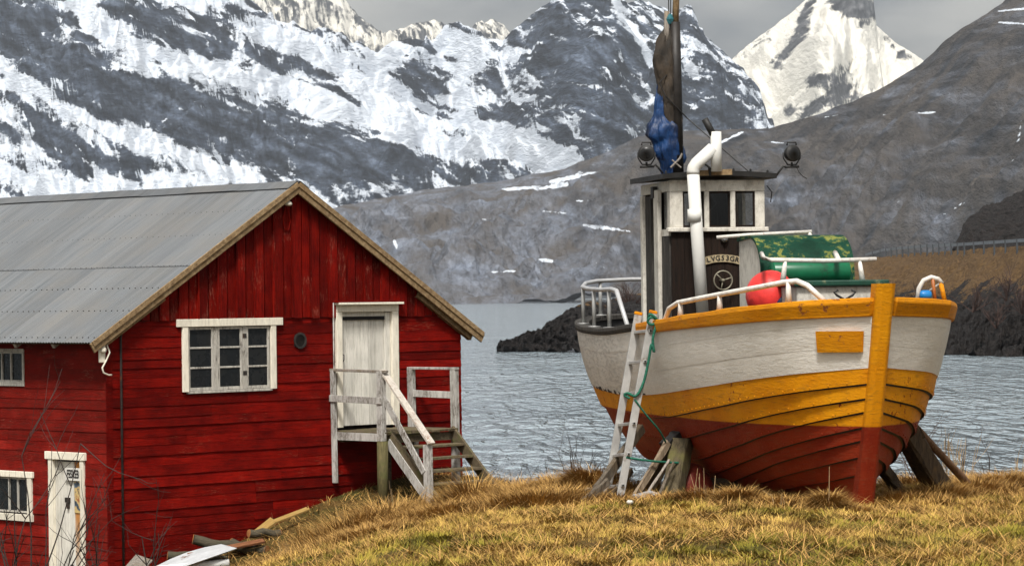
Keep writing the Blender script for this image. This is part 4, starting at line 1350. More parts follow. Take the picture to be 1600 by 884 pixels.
def wline(k, f):
    a_, b_, c_ = WL[k]
    return spline(f, [0, .2, .42, .7, 1], [a_, a_ + (b_ - a_) * 0.66, b_, b_ + (c_ - b_) * 0.35, c_])


def hull_mat(name, top, top2, flake, wl=True):
    """brush-painted hull; below the waterline the red bottom paint"""
    t = NT(name)
    p = t.coord(rand=False)
    g = t.coord((1.5, 0.6, 5), rand=False)
    n1, n2, n3 = t.noise(p, 2.4, 5, 0.6), t.noise(g, 9, 7, 0.7), t.noise(p, 42, 4, 0.6)
    c = t.mix(t.ramp(n1, [(0.3, 0.0), (0.7, 1.0)]), top, top2)
    fl = t.ramp(t.math('MULTIPLY', t.ramp(t.noise(p, 12, 6, 0.7), [(0.55, 0.0), (0.66, 1.0)]), t.ramp(t.noise(p, 1.3, 4, 0.6), [(0.44, 0.0), (0.58, 1.0)])), [(0.4, 0.0), (0.6, 1.0)])
    c = t.mix(fl, c, flake)
    if wl:
        z = t.sep(p)[2]
        zz = t.math('ADD', z, t.math('MULTIPLY', t.math('SUBTRACT', n2, 0.5), 0.012))
        red = t.mix(t.ramp(n1, [(0.3, 0.0), (0.7, 1.0)]), (0.17, 0.014, 0.005), (0.27, 0.034, 0.010))
        red = t.mix(t.ramp(n2, [(0.5, 0.0), (0.8, 0.6)]), red, (0.34, 0.06, 0.02))
        m = t.ramp(t.math('MULTIPLY_ADD', t.math('SUBTRACT', zz, 0.625), 40.0, 0.5), [(0.3, 0.0), (0.7, 1.0)])
        c = t.mix(m, red, c)
    dirt = t.ramp(n2, [(0.52, 0.0), (0.78, 0.6)])
    c = t.mix(dirt, c, (0.06, 0.04, 0.025))
    t.set('Base Color', c)
    t.set('Roughness', 0.55)
    t.set('Specular IOR Level', 0.12)
    t.bump(t.math('ADD', t.math('MULTIPLY', n3, 0.7), t.math('ADD', n2, t.math('MULTIPLY', fl, -0.7))), 0.75, 0.007)
    return t.m


def white_hull_mat():
    t = NT('peeling_white_hull_paint')
    p = t.coord(rand=False)
    g = t.coord((1.2, 0.7, 3.2), rand=False)
    n1, n2, n3 = t.noise(p, 1.6, 5, 0.6), t.noise(g, 4, 8, 0.74), t.noise(p, 30, 5, 0.65)
    c = t.mix(t.ramp(n1, [(0.3, 0.0), (0.7, 1.0)]), (0.64, 0.61, 0.55), (0.80, 0.77, 0.71))
    y = t.sep(p)[1]
    aft = t.ramp(t.math('MULTIPLY', y, 0.1), [(0.30, 0.0), (0.42, 1.0)])
    ck = t.math('MULTIPLY', t.ramp(t.noise(g, 11, 6, 0.75), [(0.50, 0.0), (0.57, 1.0)]), t.math('MULTIPLY_ADD', aft, 0.42, 0.12))
    c = t.mix(ck, c, (0.44, 0.42, 0.38))
    c = t.mix(t.ramp(n2, [(0.6, 0.0), (0.85, 0.5)]), c, (0.20, 0.15, 0.10))
    t.set('Base Color', c)
    t.set('Roughness', 0.5)
    t.set('Specular IOR Level', 0.3)
    t.bump(t.math('ADD', n2, t.math('ADD', t.math('MULTIPLY', n3, 0.5), t.math('MULTIPLY', ck, -0.8))), 0.9, 0.010)
    return t.m


M_HULLY = hull_mat('yellow_and_red_hull_paint', (0.58, 0.20, 0.003), (0.72, 0.31, 0.007), (0.24, 0.045, 0.008))
M_HULLW = white_hull_mat()
M_YRAIL = hull_mat('yellow_rail_paint', (0.52, 0.175, 0.003), (0.66, 0.27, 0.008), (0.30, 0.10, 0.03), wl=False)
M_TUBE = painted_wood('chipped_white_tube', (0.60, 0.57, 0.52), (0.68, 0.65, 0.60), (0.30, 0.13, 0.06), wear=0.22, grain=(3, 3, 3), dirt=(0.20, 0.15, 0.10), dirt_amt=0.3, bump=0.3)
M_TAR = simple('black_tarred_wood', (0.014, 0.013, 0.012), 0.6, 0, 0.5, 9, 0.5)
M_VARN = bare_wood('dark_varnished_wood', (0.004, 0.003, 0.002), (0.020, 0.010, 0.006), grain=(6, 6, 0.8))
M_WHH = painted_wood('wheelhouse_white', (0.52, 0.49, 0.43), (0.62, 0.59, 0.52), (0.26, 0.22, 0.17), wear=0.16, grain=(4, 4, 2), dirt=(0.14, 0.11, 0.08), dirt_amt=0.35, bump=0.6)
M_GREYB = bare_wood('grey_black_boards', (0.008, 0.007, 0.006), (0.085, 0.078, 0.07), grain=(7, 7, 0.7))
M_PIPEW = simple('white_pipe_paint', (0.62, 0.61, 0.57), 0.45, 0, 0.08, 4, 0.12)


def patchy_green():
    t = NT('flaking_green_canvas')
    p = t.coord(rand=False)
    n1, n2 = t.noise(p, 4, 5, 0.6), t.noise(p, 22, 6, 0.7)
    c = t.mix(t.ramp(n1, [(0.35, 0.0), (0.65, 1.0)]), (0.003, 0.024, 0.013), (0.007, 0.055, 0.032))
    c = t.mix(t.ramp(t.math('MULTIPLY', n1, n2), [(0.275, 0.0), (0.335, 0.9)]), c, (0.24, 0.24, 0.05))
    c = t.mix(t.ramp(n2, [(0.5, 0.0), (0.75, 0.7)]), c, (0.004, 0.02, 0.012))
    t.set('Base Color', c)
    t.set('Roughness', 0.65)
    t.set('Specular IOR Level', 0.12)
    t.bump(n2, 0.8, 0.008)
    return t.m


M_GCAN = patchy_green()
M_GREEN = simple('green_gloss_paint', (0.004, 0.10, 0.042), 0.35, 0, 0.2, 6, 0.1, rust=(0.02, 0.03, 0.02), rust_amt=0.1)
M_GDK = simple('dark_green_paint', (0.008, 0.045, 0.028), 0.4, 0, 0.3, 12, 0.3, rust=(0.20, 0.20, 0.10), rust_amt=0.1)

# ---- hull: every plank a part of its own
hull_o = MB()
NF = 44
FS = [(i / NF) ** 1.25 for i in range(NF + 1)]
for sd in (-1, 1):      # inner skin, closes the hull behind the planks
    P = [[hull(f, w, sd, -0.035) for f in FS] for w in (0.0, 0.1, 0.2, 0.35, 0.5, 0.65, 0.8, 0.9, 1.0)]
    hull_o.grid(P if sd > 0 else [list(reversed(r)) for r in P])
hull_o = hull_o.build('hull', M_GREYB, boat, True)
for sd in (-1, 1):
    for k in range(len(WL) - 1):
        clinker = k >= 3
        lap = 0.030 if clinker else (0.002 if k < 2 else 0.010)
        rows = []
        for j, u in enumerate((0.0, 0.25, 0.5, 0.75, 1.0)):
            rows.append([hull(f, wline(k, f) + (wline(k + 1, f) - wline(k, f)) * u + (0.004 if u == 1.0 and not clinker else 0), sd, 0.004 + lap * u * min(1, 0.35 + f * 12)) for f in FS])
        edge = [rows[-1], [hull(f, wline(k + 1, f), sd, -0.008) for f in FS]]
        if sd < 0:
            rows, edge = [list(reversed(r)) for r in rows], [list(reversed(r)) for r in edge]
        m_ = MB().grid(rows).grid(edge)
        if k > 3:        # black strip painting the shade under the lap of the plank above
            lap_shade = [[hull(f, wline(k, f) - 0.004, sd, 0.012) for f in FS], [hull(f, wline(k, f) + 0.010, sd, 0.011) for f in FS]]
            m_.grid(lap_shade if sd > 0 else [list(reversed(r)) for r in lap_shade])
        o = m_.build('hull_plank', M_HULLW if k < 3 else M_HULLY, hull_o, True)
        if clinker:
            o.data.materials.append(M_TAR)  # black for the lap edges and the painted lap shade
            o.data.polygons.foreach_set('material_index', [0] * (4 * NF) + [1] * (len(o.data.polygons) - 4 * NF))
# copper rivets along the laps, chipped dark seam under the white planks
rv = MB()
for sd in (-1, 1):
    for k in (4, 5, 6, 7):
        for f in np.arange(0.015, 0.62, 0.013):
            p = hull(f, wline(k, f) - 0.012, sd, 0.004 + 0.030 * min(1, 0.35 + f * 12))
            rv.lathe([(0.007, -0.002), (0.006, 0.004), (0.002, 0.006)], p, (sd, -0.25, -0.3), 5)
rvo = rv.build('rivets', M_HULLY, hull_o)
tag(rvo, kind='stuff')
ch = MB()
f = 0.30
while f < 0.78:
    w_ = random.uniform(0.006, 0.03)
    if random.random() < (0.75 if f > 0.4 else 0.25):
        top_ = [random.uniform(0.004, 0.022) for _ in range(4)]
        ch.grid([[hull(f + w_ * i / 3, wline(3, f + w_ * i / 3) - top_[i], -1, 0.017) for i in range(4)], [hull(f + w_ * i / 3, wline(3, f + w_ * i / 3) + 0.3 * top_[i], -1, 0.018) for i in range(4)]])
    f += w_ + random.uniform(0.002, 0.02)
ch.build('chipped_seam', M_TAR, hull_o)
# keel and stem
stem = MB()
rows = []
zz_ = [4.19, 4.3, 4.45, 4.65, 4.9, 5.2, 5.5, 5.8, 6.0, 6.085]
for z in zz_:
    s = h_s0(z)
    wd = 0.078 + 0.006 * (z > 5.9)
    rows.append([(-wd, s + 0.09, z - BZ), (-wd, s - 0.055, z - BZ), (-wd * 0.55, s - 0.095, z - BZ), (wd * 0.55, s - 0.095, z - BZ), (wd, s - 0.055, z - BZ), (wd, s + 0.09, z - BZ)])
stem.grid(rows)
n_ = len(stem.v)
stem.add(rows[-1], [(0, 1, 2, 3, 4, 5)])
stem.add([(r[0][0], r[0][1], r[0][2]) for r in rows] + [(r[5][0], r[5][1], r[5][2]) for r in rows], [(i, i + 1, len(rows) + i + 1, len(rows) + i) for i in range(len(rows) - 1)])
stem.build('stem', M_HULLY, boat, bevel=0.012)
MB().add([(-.06, .05, -.07), (.06, .05, -.07), (.06, 7.0, -.30), (-.06, 7.0, -.30), (-.07, .05, .05), (.07, .05, .05), (.07, 7.0, -.15), (-.07, 7.0, -.15)],
         [(3, 2, 1, 0), (4, 5, 6, 7), (0, 1, 5, 4), (1, 2, 6, 5), (2, 3, 7, 6), (3, 0, 4, 7)]).build('keel', M_HULLY, boat)
# rub rails: broad yellow forward, thin dark rim aft
FB = 0.395


def rail(sd, f0, f1, mat, depth, out, capw, name, n=26, top=0.02):
    P = []
    fs_ = [f0 + (f1 - f0) * (i / n) ** (1.3 if f0 == 0 else 1) for i in range(n + 1)]
    for f in fs_:
        dz = depth(f)
        a_ = hull(f, 0.0, sd, 0.004)
        h = h_zs(f) - h_zk(f)
        b_ = hull(f, dz / h, sd, 0.0)
        wob = 0.004 * math.sin(f * 60)
        i_ = Vector((a_.x - sd * capw, a_.y, a_.z))
        ox = Vector((sd * out, -out * 0.4 * (f < 0.06), 0))
        P.append([i_ + Vector((0, 0, -0.03)), i_ + Vector((0, 0, top)), a_ + ox + Vector((0, 0, top + wob)), a_ + ox * 1.15 + Vector((0, 0, -0.02)), b_ + ox * 1.1 + Vector((0, 0, 0.02)), b_ + ox * 0.9, b_ - ox * 0.3])
    if sd > 0:
        P = [list(reversed(r)) for r in P]
    o = MB().grid(P).add(P[0], [(0, 1, 2, 3, 4, 5, 6)]).add(P[-1], [(6, 5, 4, 3, 2, 1, 0)]).build(name, mat, boat, bevel=0.006)
    return o


yd = lambda f: 0.138 - 0.055 * min(1, f / 0.39)
rail(-1, 0, FB, M_YRAIL, yd, 0.035, 0.13, 'rub_rail')
rail(1, 0, 0.9, M_YRAIL, lambda f: 0.138 - 0.04 * min(1, f / 0.39), 0.035, 0.13, 'rub_rail')
rail(-1, FB + 0.002, 0.995, M_GREYB, lambda f: 0.05, 0.022, 0.14, 'gunwale_rim')
rail(1, 0.902, 0.995, M_GREYB, lambda f: 0.05, 0.022, 0.14, 'gunwale_rim')
# pale inner bulwark, deck
for sd in (-1, 1):
    P = [[hull(f, w, sd, -0.05) for f in FS[1:]] for w in (0.01, 0.12, 0.3)]
    MB().grid(P).build('bulwark_lining', M_TAR, boat, True)
dk = MB()
P = [[Vector((x * max(0.02, h_b(0.3, f) - 0.02), h_s0(5.4) + f * (h_s1(5.4) - h_s0(5.4)), h_zs(f) - 0.47 - BZ)) for x in (-1, -.5, 0, .5, 1)] for f in FS]
dk.grid(P).build('deck', M_DARKW, boat)
# anchor plate, sticker and fittings on the bow


def hull_find(px, py, sd):
    best = None
    for f in np.linspace(0.005, 0.6, 90):
        for w in np.linspace(0.0, 0.7, 60):
            q = to_px(bworld(hull(f, w, sd, 0.0)))
            e = (q[0] - px) ** 2 + (q[1] - py) ** 2
            if best is None or e < best[0]:
                best = (e, f, w)
    return best[1], best[2]


def hull_patch(x0, x1, y0, y1, sd, off, name, mat, th=0.02):
    c = [hull_find(x, y, sd) for x, y in ((x0, y0), (x1, y0), (x1, y1), (x0, y1))]
    P = []
    for v in (0, .33, .67, 1):
        row_ = []
        for u in (0, .25, .5, .75, 1):
            f = (c[0][0] * (1 - u) + c[1][0] * u) * (1 - v) + (c[3][0] * (1 - u) + c[2][0] * u) * v
            w = (c[0][1] * (1 - u) + c[1][1] * u) * (1 - v) + (c[3][1] * (1 - u) + c[2][1] * u) * v
            row_.append(hull(f, w, sd, off))
        P.append(row_)
    b = MB().grid(P)
    rim = P[0] + [r[-1] for r in P[1:]] + list(reversed(P[-1]))[1:] + [r[0] for r in reversed(P[1:-1])]
    inn = [p + Vector((-sd * th, 0.005, 0)) for p in rim]
    n = len(rim)
    b.add(rim + inn, [(i, (i + 1) % n, n + (i + 1) % n, n + i) for i in range(n)])
    return b.build(name, mat, boat)


hull_patch(1286, 1349, 517, 549, -1, 0.034, 'anchor_plate', M_YRAIL, 0.03)
hull_patch(1413, 1431, 531, 545, 1, 0.022, 'sticker', simple('faded_blue_sticker', (0.40, 0.42, 0.48), 0.5, 0, 0.5, 30, 0), 0.006)


def horn(px, py, s, r, parent=boat):
    c = blp(px, py, s)
    m = MB()
    for e in (-1, 1):
        m.tube([c + Vector((e * 0.01, 0, -0.03)), c + Vector((e * 0.07, 0, 0.005)), c + Vector((e * 0.095, 0, 0.03)), c + Vector((e * 0.06, 0, 0.05))], r, 6)
    m.build('cleat', M_TAR, parent, True)


horn(1320, 462, 0.25, 0.011)
c = blp(1313, 512, 0.28)
MB().tube([c + Vector((0.04, 0, 0.0)), c + Vector((0, -0.03, 0.0)), c + Vector((-0.03, -0.03, 0.015)), c + Vector((-0.02, -0.03, 0.035)), c + Vector((0.005, -0.03, 0.04))], 0.008, 6).build('hook', M_TAR, boat, True)

# ---- wheelhouse
WY, WYR, WX = 5.0, 6.3, 0.5
wh = empty('wheelhouse', (0, 0, 0), 0, boat)
wz = lambda z: z - BZ
B_ = lambda *a_: MB().box(*a_)
for i in range(7):       # varnished uprights below the windows
    a_ = -WX + 0.012 + i * (2 * WX - 0.024) / 7
    B_(a_ + 0.002, a_ + (2 * WX - 0.024) / 7 - 0.002, WY, WY + 0.03, wz(5.1), wz(6.655)).build('front_board', M_VARN, wh)
B_(-WX - 0.03, WX + 0.03, WY - 0.05, WY + 0.04, wz(6.657), wz(6.70)).jitter(0.003).build('sill', M_WHH, wh, bevel=0.006)
for a_, b_ in ((-0.5, -0.362), (-0.138, -0.086), (0.138, 0.19), (0.40, 0.5)):
    B_(a_, b_, WY - 0.008, WY + 0.045, wz(6.702), wz(7.068)).build('window_post', M_WHH, wh, bevel=0.004)
B_(-WX, WX, WY - 0.01, WY + 0.045, wz(7.07), wz(7.185)).build('head_board', M_WHH, wh, bevel=0.004)
for a_, b_ in ((-0.362, -0.138), (-0.086, 0.138), (0.19, 0.40)):
    fr = MB()
    fr.box(a_, a_ + 0.018, WY + 0.012, WY + 0.03, wz(6.702), wz(7.068)).box(b_ - 0.018, b_, WY + 0.012, WY + 0.03, wz(6.702), wz(7.068))
    fr.box(a_ + 0.018, b_ - 0.018, WY + 0.012, WY + 0.03, wz(6.702), wz(6.722)).box(a_ + 0.018, b_ - 0.018, WY + 0.012, WY + 0.03, wz(7.05), wz(7.068))
    fr.build('window_frame', M_VARN, wh)


def clear_glass():
    t = NT('salt_dimmed_glass')
    t.n.remove(t.b)
    tr, gl, mx = t.n.new('ShaderNodeBsdfTransparent'), t.n.new('ShaderNodeBsdfGlossy'), t.n.new('ShaderNodeMixShader')
    tr.inputs[0].default_value = (0.78, 0.80, 0.80, 1)
    gl.inputs['Roughness'].default_value = 0.08
    gl.inputs[0].default_value = (0.6, 0.6, 0.6, 1)
    mx.inputs[0].default_value = 0.06
    t.l.new(tr.outputs[0], mx.inputs[1])
    t.l.new(gl.outputs[0], mx.inputs[2])
    t.l.new(mx.outputs[0], t.out.inputs['Surface'])
    return t.m


M_CLEAR = clear_glass()
for a_, b_ in ((-0.344, -0.156), (-0.068, 0.12), (0.208, 0.382)):
    B_(a_, b_, WY + 0.018, WY + 0.022, wz(6.72), wz(7.052)).build('pane', M_CLEAR, wh)
# starboard wall: board, slit window, white door edge, open doorway, aft post
B_(-WX, -WX + 0.04, WY + 0.05, WY + 0.12, wz(6.70), wz(7.07)).build('side_post', M_WHH, wh)
B_(-WX, -WX + 0.04, WY + 0.05, WYR, wz(7.075), wz(7.18)).build('side_head_board', M_WHH, wh)
B_(-WX, -WX + 0.035, WY + 0.05, WY + 0.36, wz(6.62), wz(6.69)).build('side_sill', M_WHH, wh)
B_(-WX + 0.012, -WX + 0.016, WY + 0.125, WY + 0.3, wz(6.70), wz(7.07)).build('pane', M_GLASS, wh)
for i in range(3):
    B_(-WX + 0.002 * (i % 2), -WX + 0.03, WY + 0.04 + i * 0.11, WY + 0.145 + i * 0.11, wz(5.05), wz(6.615)).build('side_board', M_GREYB, wh)
B_(-WX - 0.045, -WX + 0.0, WY + 0.36, WY + 0.54, wz(5.1), wz(7.10)).jitter(0.003).build('door_edge', M_WHH, wh, bevel=0.005)
B_(-WX - 0.012, -WX + 0.03, WYR - 0.09, WYR, wz(5.05), wz(7.07)).build('aft_post', M_WHH, wh, bevel=0.004)
for i in range(2):
    B_(-WX + 0.02, -WX + 0.05, WYR - 0.36 + i * 0.13, WYR - 0.24 + i * 0.13, wz(5.05), wz(7.06)).build('side_board', M_GREYB, wh)
B_(-WX - 0.06, -WX - 0.012, WY + 0.50, WY + 0.60, wz(7.02), wz(7.14)).build('lamp_bracket', M_TAR, wh)
# port wall and back wall (with its window opening)
B_(WX - 0.035, WX, WY + 0.05, WYR, wz(5.05), wz(6.70)).build('port_wall', M_WHH, wh)
B_(WX - 0.035, WX, WY + 0.05, WY + 0.2, wz(6.702), wz(7.18)).box(WX - 0.035, WX, WY + 0.75, WYR, wz(6.702), wz(7.18)).build('port_wall_post', M_WHH, wh)
B_(-WX + 0.04, WX - 0.04, WYR - 0.03, WYR, wz(5.05), wz(6.66)).build('back_wall', M_VARN, wh)
B_(-WX + 0.04, -0.16, WYR - 0.03, WYR, wz(6.66), wz(7.18)).build('back_wall', M_VARN, wh)
B_(0.02, WX - 0.04, WYR - 0.03, WYR, wz(6.66), wz(7.18)).build('back_wall', M_VARN, wh)
B_(-0.06, 0.02, WY + 0.5, WY + 0.55, wz(6.2), wz(6.98)).build('inner_post', M_BARGE, wh)
B_(0.24, 0.32, WY + 0.35, WY + 0.40, wz(6.2), wz(7.0)).build('inner_post', M_BARGE, wh)
MB().tube([(0.0, WY + 0.2, wz(7.05)), (0.04, WY + 0.2, wz(6.95)), (-0.02, WY + 0.2, wz(6.88))], 0.008, 6).build('inner_cable', M_TAR, wh)
# roof
rf = MB()
P = []
for i in range(9):
    x = -0.60 + 1.20 * i / 8
    cz = 0.03 * (1 - (x / 0.6) ** 2)
    P.append([(x, WY - 0.12, wz(7.195 + cz)), (x, WY - 0.125, wz(7.245 + cz)), (x, WYR + 0.08, wz(7.255 + cz)), (x, WYR + 0.08, wz(7.20 + cz)), (x, WY - 0.12, wz(7.195 + cz))])
rf.grid(P).add(P[0], [(0, 1, 2, 3)]).add(P[-1], [(3, 2, 1, 0)])
rfo = rf.build('roof', M_TAR, wh)
MB().bar((-0.32, WY - 0.14, wz(7.245)), (0.12, WY - 0.14, wz(7.262)), 0.03, 0.055).jitter(0.004).build('roof_edge_board', M_BARGE, rfo)
for x in (-0.55, -0.02, 0.16, 0.34, 0.52):
    MB().lathe([(0, 0), (0.012, 0), (0.012, 0.02), (0, 0.03)], (x, WY - 0.06, wz(7.25 + 0.028 * (1 - (x / .6) ** 2))), (0, 0, 1), 6).build('bolt', M_TAR, rfo)
# lamp, name board, valve wheel on the front
fl_ = blp(1131, 373, WY)
MB().lathe([(0.0, 0.0), (0.042, 0.0), (0.044, 0.02), (0.03, 0.045), (0.0, 0.052)], (fl_.x, WY - 0.002, fl_.z), (0, -1, 0), 14).build('deck_lamp', simple('dull_chrome', (0.25, 0.25, 0.25), 0.25, 0.8, 0.3, 20), wh, True)
nb_c = blp(1128, 403, WY)
arc = []
R0 = 0.62
for a_ in np.linspace(-0.33, 0.33, 15):
    arc.append((nb_c.x + R0 * math.sin(a_), nb_c.z - R0 + R0 * math.cos(a_), a_))
m = MB()
m.grid([[(x - 0.040 * math.sin(a_), WY - 0.018, z - 0.040 * math.cos(a_)), (x + 0.036 * math.sin(a_), WY - 0.018, z + 0.036 * math.cos(a_))] for x, z, a_ in arc])
m.grid([[(x + 0.036 * math.sin(a_), WY - 0.018, z + 0.036 * math.cos(a_)), (x + 0.036 * math.sin(a_), WY, z + 0.036 * math.cos(a_))] for x, z, a_ in arc])
nb = m.build('name_board', simple('worn_brass_board', (0.34, 0.27, 0.16), 0.6, 0, 0.45, 30, 0.3), wh)
for ch, a_ in zip('LVG53GR', np.linspace(-0.24, 0.25, 7)):
    text_obj(ch, 'letter', M_INK, nb, (nb_c.x + R0 * math.sin(a_), WY - 0.021, nb_c.z - R0 + (R0 - 0.002) * math.cos(a_)), (math.radians(90), -a_ * -1, 0), 0.072, 0.002)
vc = blp(1126, 438, WY)
vw = MB().tube([(vc.x + 0.096 * math.cos(k * math.pi / 12), WY - 0.10, vc.z + 0.096 * math.sin(k * math.pi / 12)) for k in range(24)], 0.0085, 6, closed=True)
for k in range(3):
    a_ = 0.3 + k * 2 * math.pi / 3
    vw.tube([(vc.x, WY - 0.09, vc.z), (vc.x + 0.094 * math.cos(a_), WY - 0.10, vc.z + 0.094 * math.sin(a_))], 0.007, 6)
vw.lathe([(0.0, 0.0), (0.018, 0.0), (0.018, 0.11), (0.0, 0.12)], (vc.x, WY, vc.z), (0, -1, 0), 10)
vw.build('valve_wheel', simple('worn_bronze', (0.22, 0.20, 0.15), 0.5, 0.4, 0.3, 20), wh, True)

# ---- stove pipe in front of the wheelhouse
sp_s = WY - 0.22
p_ = [blp(1098, 492, sp_s), blp(1090, 380, sp_s), blp(1083, 272, sp_s)]
q_ = [blp(1083, 267, sp_s), blp(1086, 258, sp_s), blp(1112, 232, sp_s + 0.05)]
pipe = empty('stove_pipe', (0, 0, 0), 0, boat)
MB().tube(p_, 0.064, 16).build('lower_pipe', M_PIPEW, pipe, True)
MB().tube([p_[2] + Vector((0, 0, -0.002)), blp(1083, 268, sp_s), blp(1084, 262, sp_s), blp(1088, 256, sp_s), blp(1114, 232, sp_s)], 0.066, 16).build('elbow', M_PIPEW, pipe, True)
k0 = blp(1085.5, 336, sp_s)
MB().lathe([(0.066, -0.07), (0.073, -0.07), (0.073, 0.06), (0.066, 0.06)], k0, (0, 0, 1), 18).build('joint_sleeve', M_PIPEW, pipe, True)
h0 = blp(1119.5, 268, sp_s)
h1 = blp(1118.5, 206, sp_s)
MB().tube([h0, h1], 0.056, 16).build('head_pipe', M_PIPEW, pipe, True)
MB().tube([blp(1116, 214, sp_s + 0.01), blp(1101, 186, sp_s + 0.01)], 0.036, 12).build('black_outlet', M_TAR, pipe, True)
MB().tube([blp(1108, 262, sp_s + 0.02), blp(1110, 275, sp_s + 0.05)], 0.014, 8).tube([blp(1100, 256, sp_s), blp(1112, 264, sp_s)], 0.01, 6).build('stay', M_TAR, pipe)


# ---- searchlights
def searchlight(px, py, s, foot_px, foot_py, flip):
    c = blp(px, py, s)
    sl = empty('searchlight', c, 0, boat)
    ax = (0.25 * flip, -1, 0.05)
    MB().lathe([(0.0, -0.075), (0.04, -0.07), (0.075, -0.035), (0.086, 0.01), (0.088, 0.035), (0.080, 0.045)], (0, 0, 0), ax, 18).build('lamp_body', M_TAR, sl, True)
    MB().lathe([(0.0, 0.058), (0.05, 0.05), (0.080, 0.036), (0.080, 0.03), (0, 0.03)], (0, 0, 0), ax, 18).build('lens', glass_mat('lamp_glass', (0.012, 0.012, 0.012), 0.2), sl, True)
    yk = MB().tube([(-0.092, 0, 0.01), (-0.088, 0, -0.05), (-0.045, 0, -0.115), (0.045, 0, -0.115), (0.088, 0, -0.05), (0.092, 0, 0.01)], 0.008, 6)
    yk.tube([(-0.05, 0, 0.085), (-0.045, 0, 0.115), (0.045, 0, 0.115), (0.05, 0, 0.085)], 0.009, 6)
    yk.tube([(-0.07, 0, -0.14), (0.075, 0, -0.135)], 0.014, 6).tube([(0, 0, -0.14), (0, 0, -0.09)], 0.012, 6)
    yk.build('yoke', M_TAR, sl, True)
    fp = blp(foot_px, foot_py, s) - c
    MB().tube([(0.07 * -flip, 0, -0.14), (fp * 0.55 + Vector((0, 0, 0.0))), fp], 0.012, 6).build('bracket', M_TAR, sl, True)
    return sl


searchlight(1010, 240, WY + 0.55, 1036, 271, -1)
s2 = searchlight(1237, 240, WY + 0.15, 1212, 276, 1)
MB().tube([(0.05, 0, -0.14), (0.08, 0, -0.2), (0.12, 0, -0.24), (0.16, 0, -0.26)], 0.005, 5).build('cable', M_TAR, s2, True)
MB().tube([blp(1198, 290, WY + 0.05), blp(1206, 300, WY + 0.05), blp(1204, 316, WY + 0.05)], 0.006, 5).build('cable', M_TAR, wh, True)

# ---- mast with furled sail and tarpaulin
ms = 5.6
mast = MB()
mast.tube([blp(1059, 275, ms), blp(1056, 120, ms), blp(1054.5, 35, ms)], [0.066, 0.062, 0.056], 12)
mo = mast.build('mast', simple('tarred_mast', (0.016, 0.013, 0.011), 0.55, 0, 0.5, 8, 0.5), boat, True)
MB().tube([blp(1055, 40, ms), blp(1056.5, 0, ms), blp(1058, -90, ms)], [0.036, 0.034, 0.03], 10).build('top_pole', M_BARGE, mo, True)
MB().tube([blp(1041, 75, ms), blp(1042, 18, ms)], [0.03, 0.028], 10).build('spar', M_GREYW, mo, True)
MB().lathe([(0.0, 0.0), (0.035, 0.0), (0.05, 0.05), (0.03, 0.10), (0.0, 0.11)], blp(1046, 38, ms), (0, 0, 1), 8).build('rope_knot', simple('teal_rope', (0.02, 0.11, 0.13), 0.8, 0, 0.4, 40, 0.5), mo)


def bundle(pts, name, mat, folds, parent, n=48, seed=0, depth=0.8, pleat=7):
    """cloth gathered round the mast: (px, py, half width px)"""
    rr = random.Random(seed)
    ys = [p[1] for p in pts]
    ph = [rr.uniform(0, 6.28) for _ in range(6)]
    P = []
    m_ = 64
    for k in range(m_ + 1):
        y = ys[0] + (ys[-1] - ys[0]) * k / m_
        x, hw = spline(y, ys, [p[0] for p in pts]), spline(y, ys, [p[2] for p in pts])
        c = blp(x, y, ms + 0.03)
        r = hw * 29.8 / 4500
        row_ = []
        for i in range(n):
            a_ = 2 * math.pi * i / n
            tw = k * 0.035
            fo = 0.6 * math.sin(pleat * a_ + ph[0] + tw * 3) + 0.45 * abs(math.sin(0.5 * (pleat + 4) * a_ + ph[1] - tw * 4)) + 0.3 * math.sin(3 * a_ + ph[2] + k * 0.17) + 0.25 * math.sin((2 * pleat + 3) * a_ + ph[3] + math.sin(k * 0.3) * 1.5)
            fo = 1 + folds * fo + 0.05 * math.sin(k * 0.55 + 2 * a_ + ph[4])
            row_.append((c.x + r * fo * math.cos(a_), c.y + depth * r * fo * math.sin(a_), c.z + 0.02 * math.sin(3 * a_ + ph[5])))
        row_.append(row_[0])
        P.append(row_)
    return MB().grid(P).build(name, mat, parent, True)


def cloth(name, c1, c2, rough=0.8):
    t = NT(name)
    p = t.coord(rand=False)
    n1, n2 = t.noise(p, 5, 6, 0.65, 0.6), t.noise(t.coord((6, 6, 1.2), rand=False), 8, 5, 0.6)
    c = t.mix(t.ramp(n1, [(0.35, 0.0), (0.65, 1.0)]), c1, c2)
    t.set('Base Color', t.mix(t.ramp(n2, [(0.55, 0.0), (0.8, 0.7)]), c, tuple(v * 0.3 for v in c1)))
    t.set('Roughness', rough)
    t.bump(t.math('ADD', n1, n2), 0.7, 0.02)
    return t.m


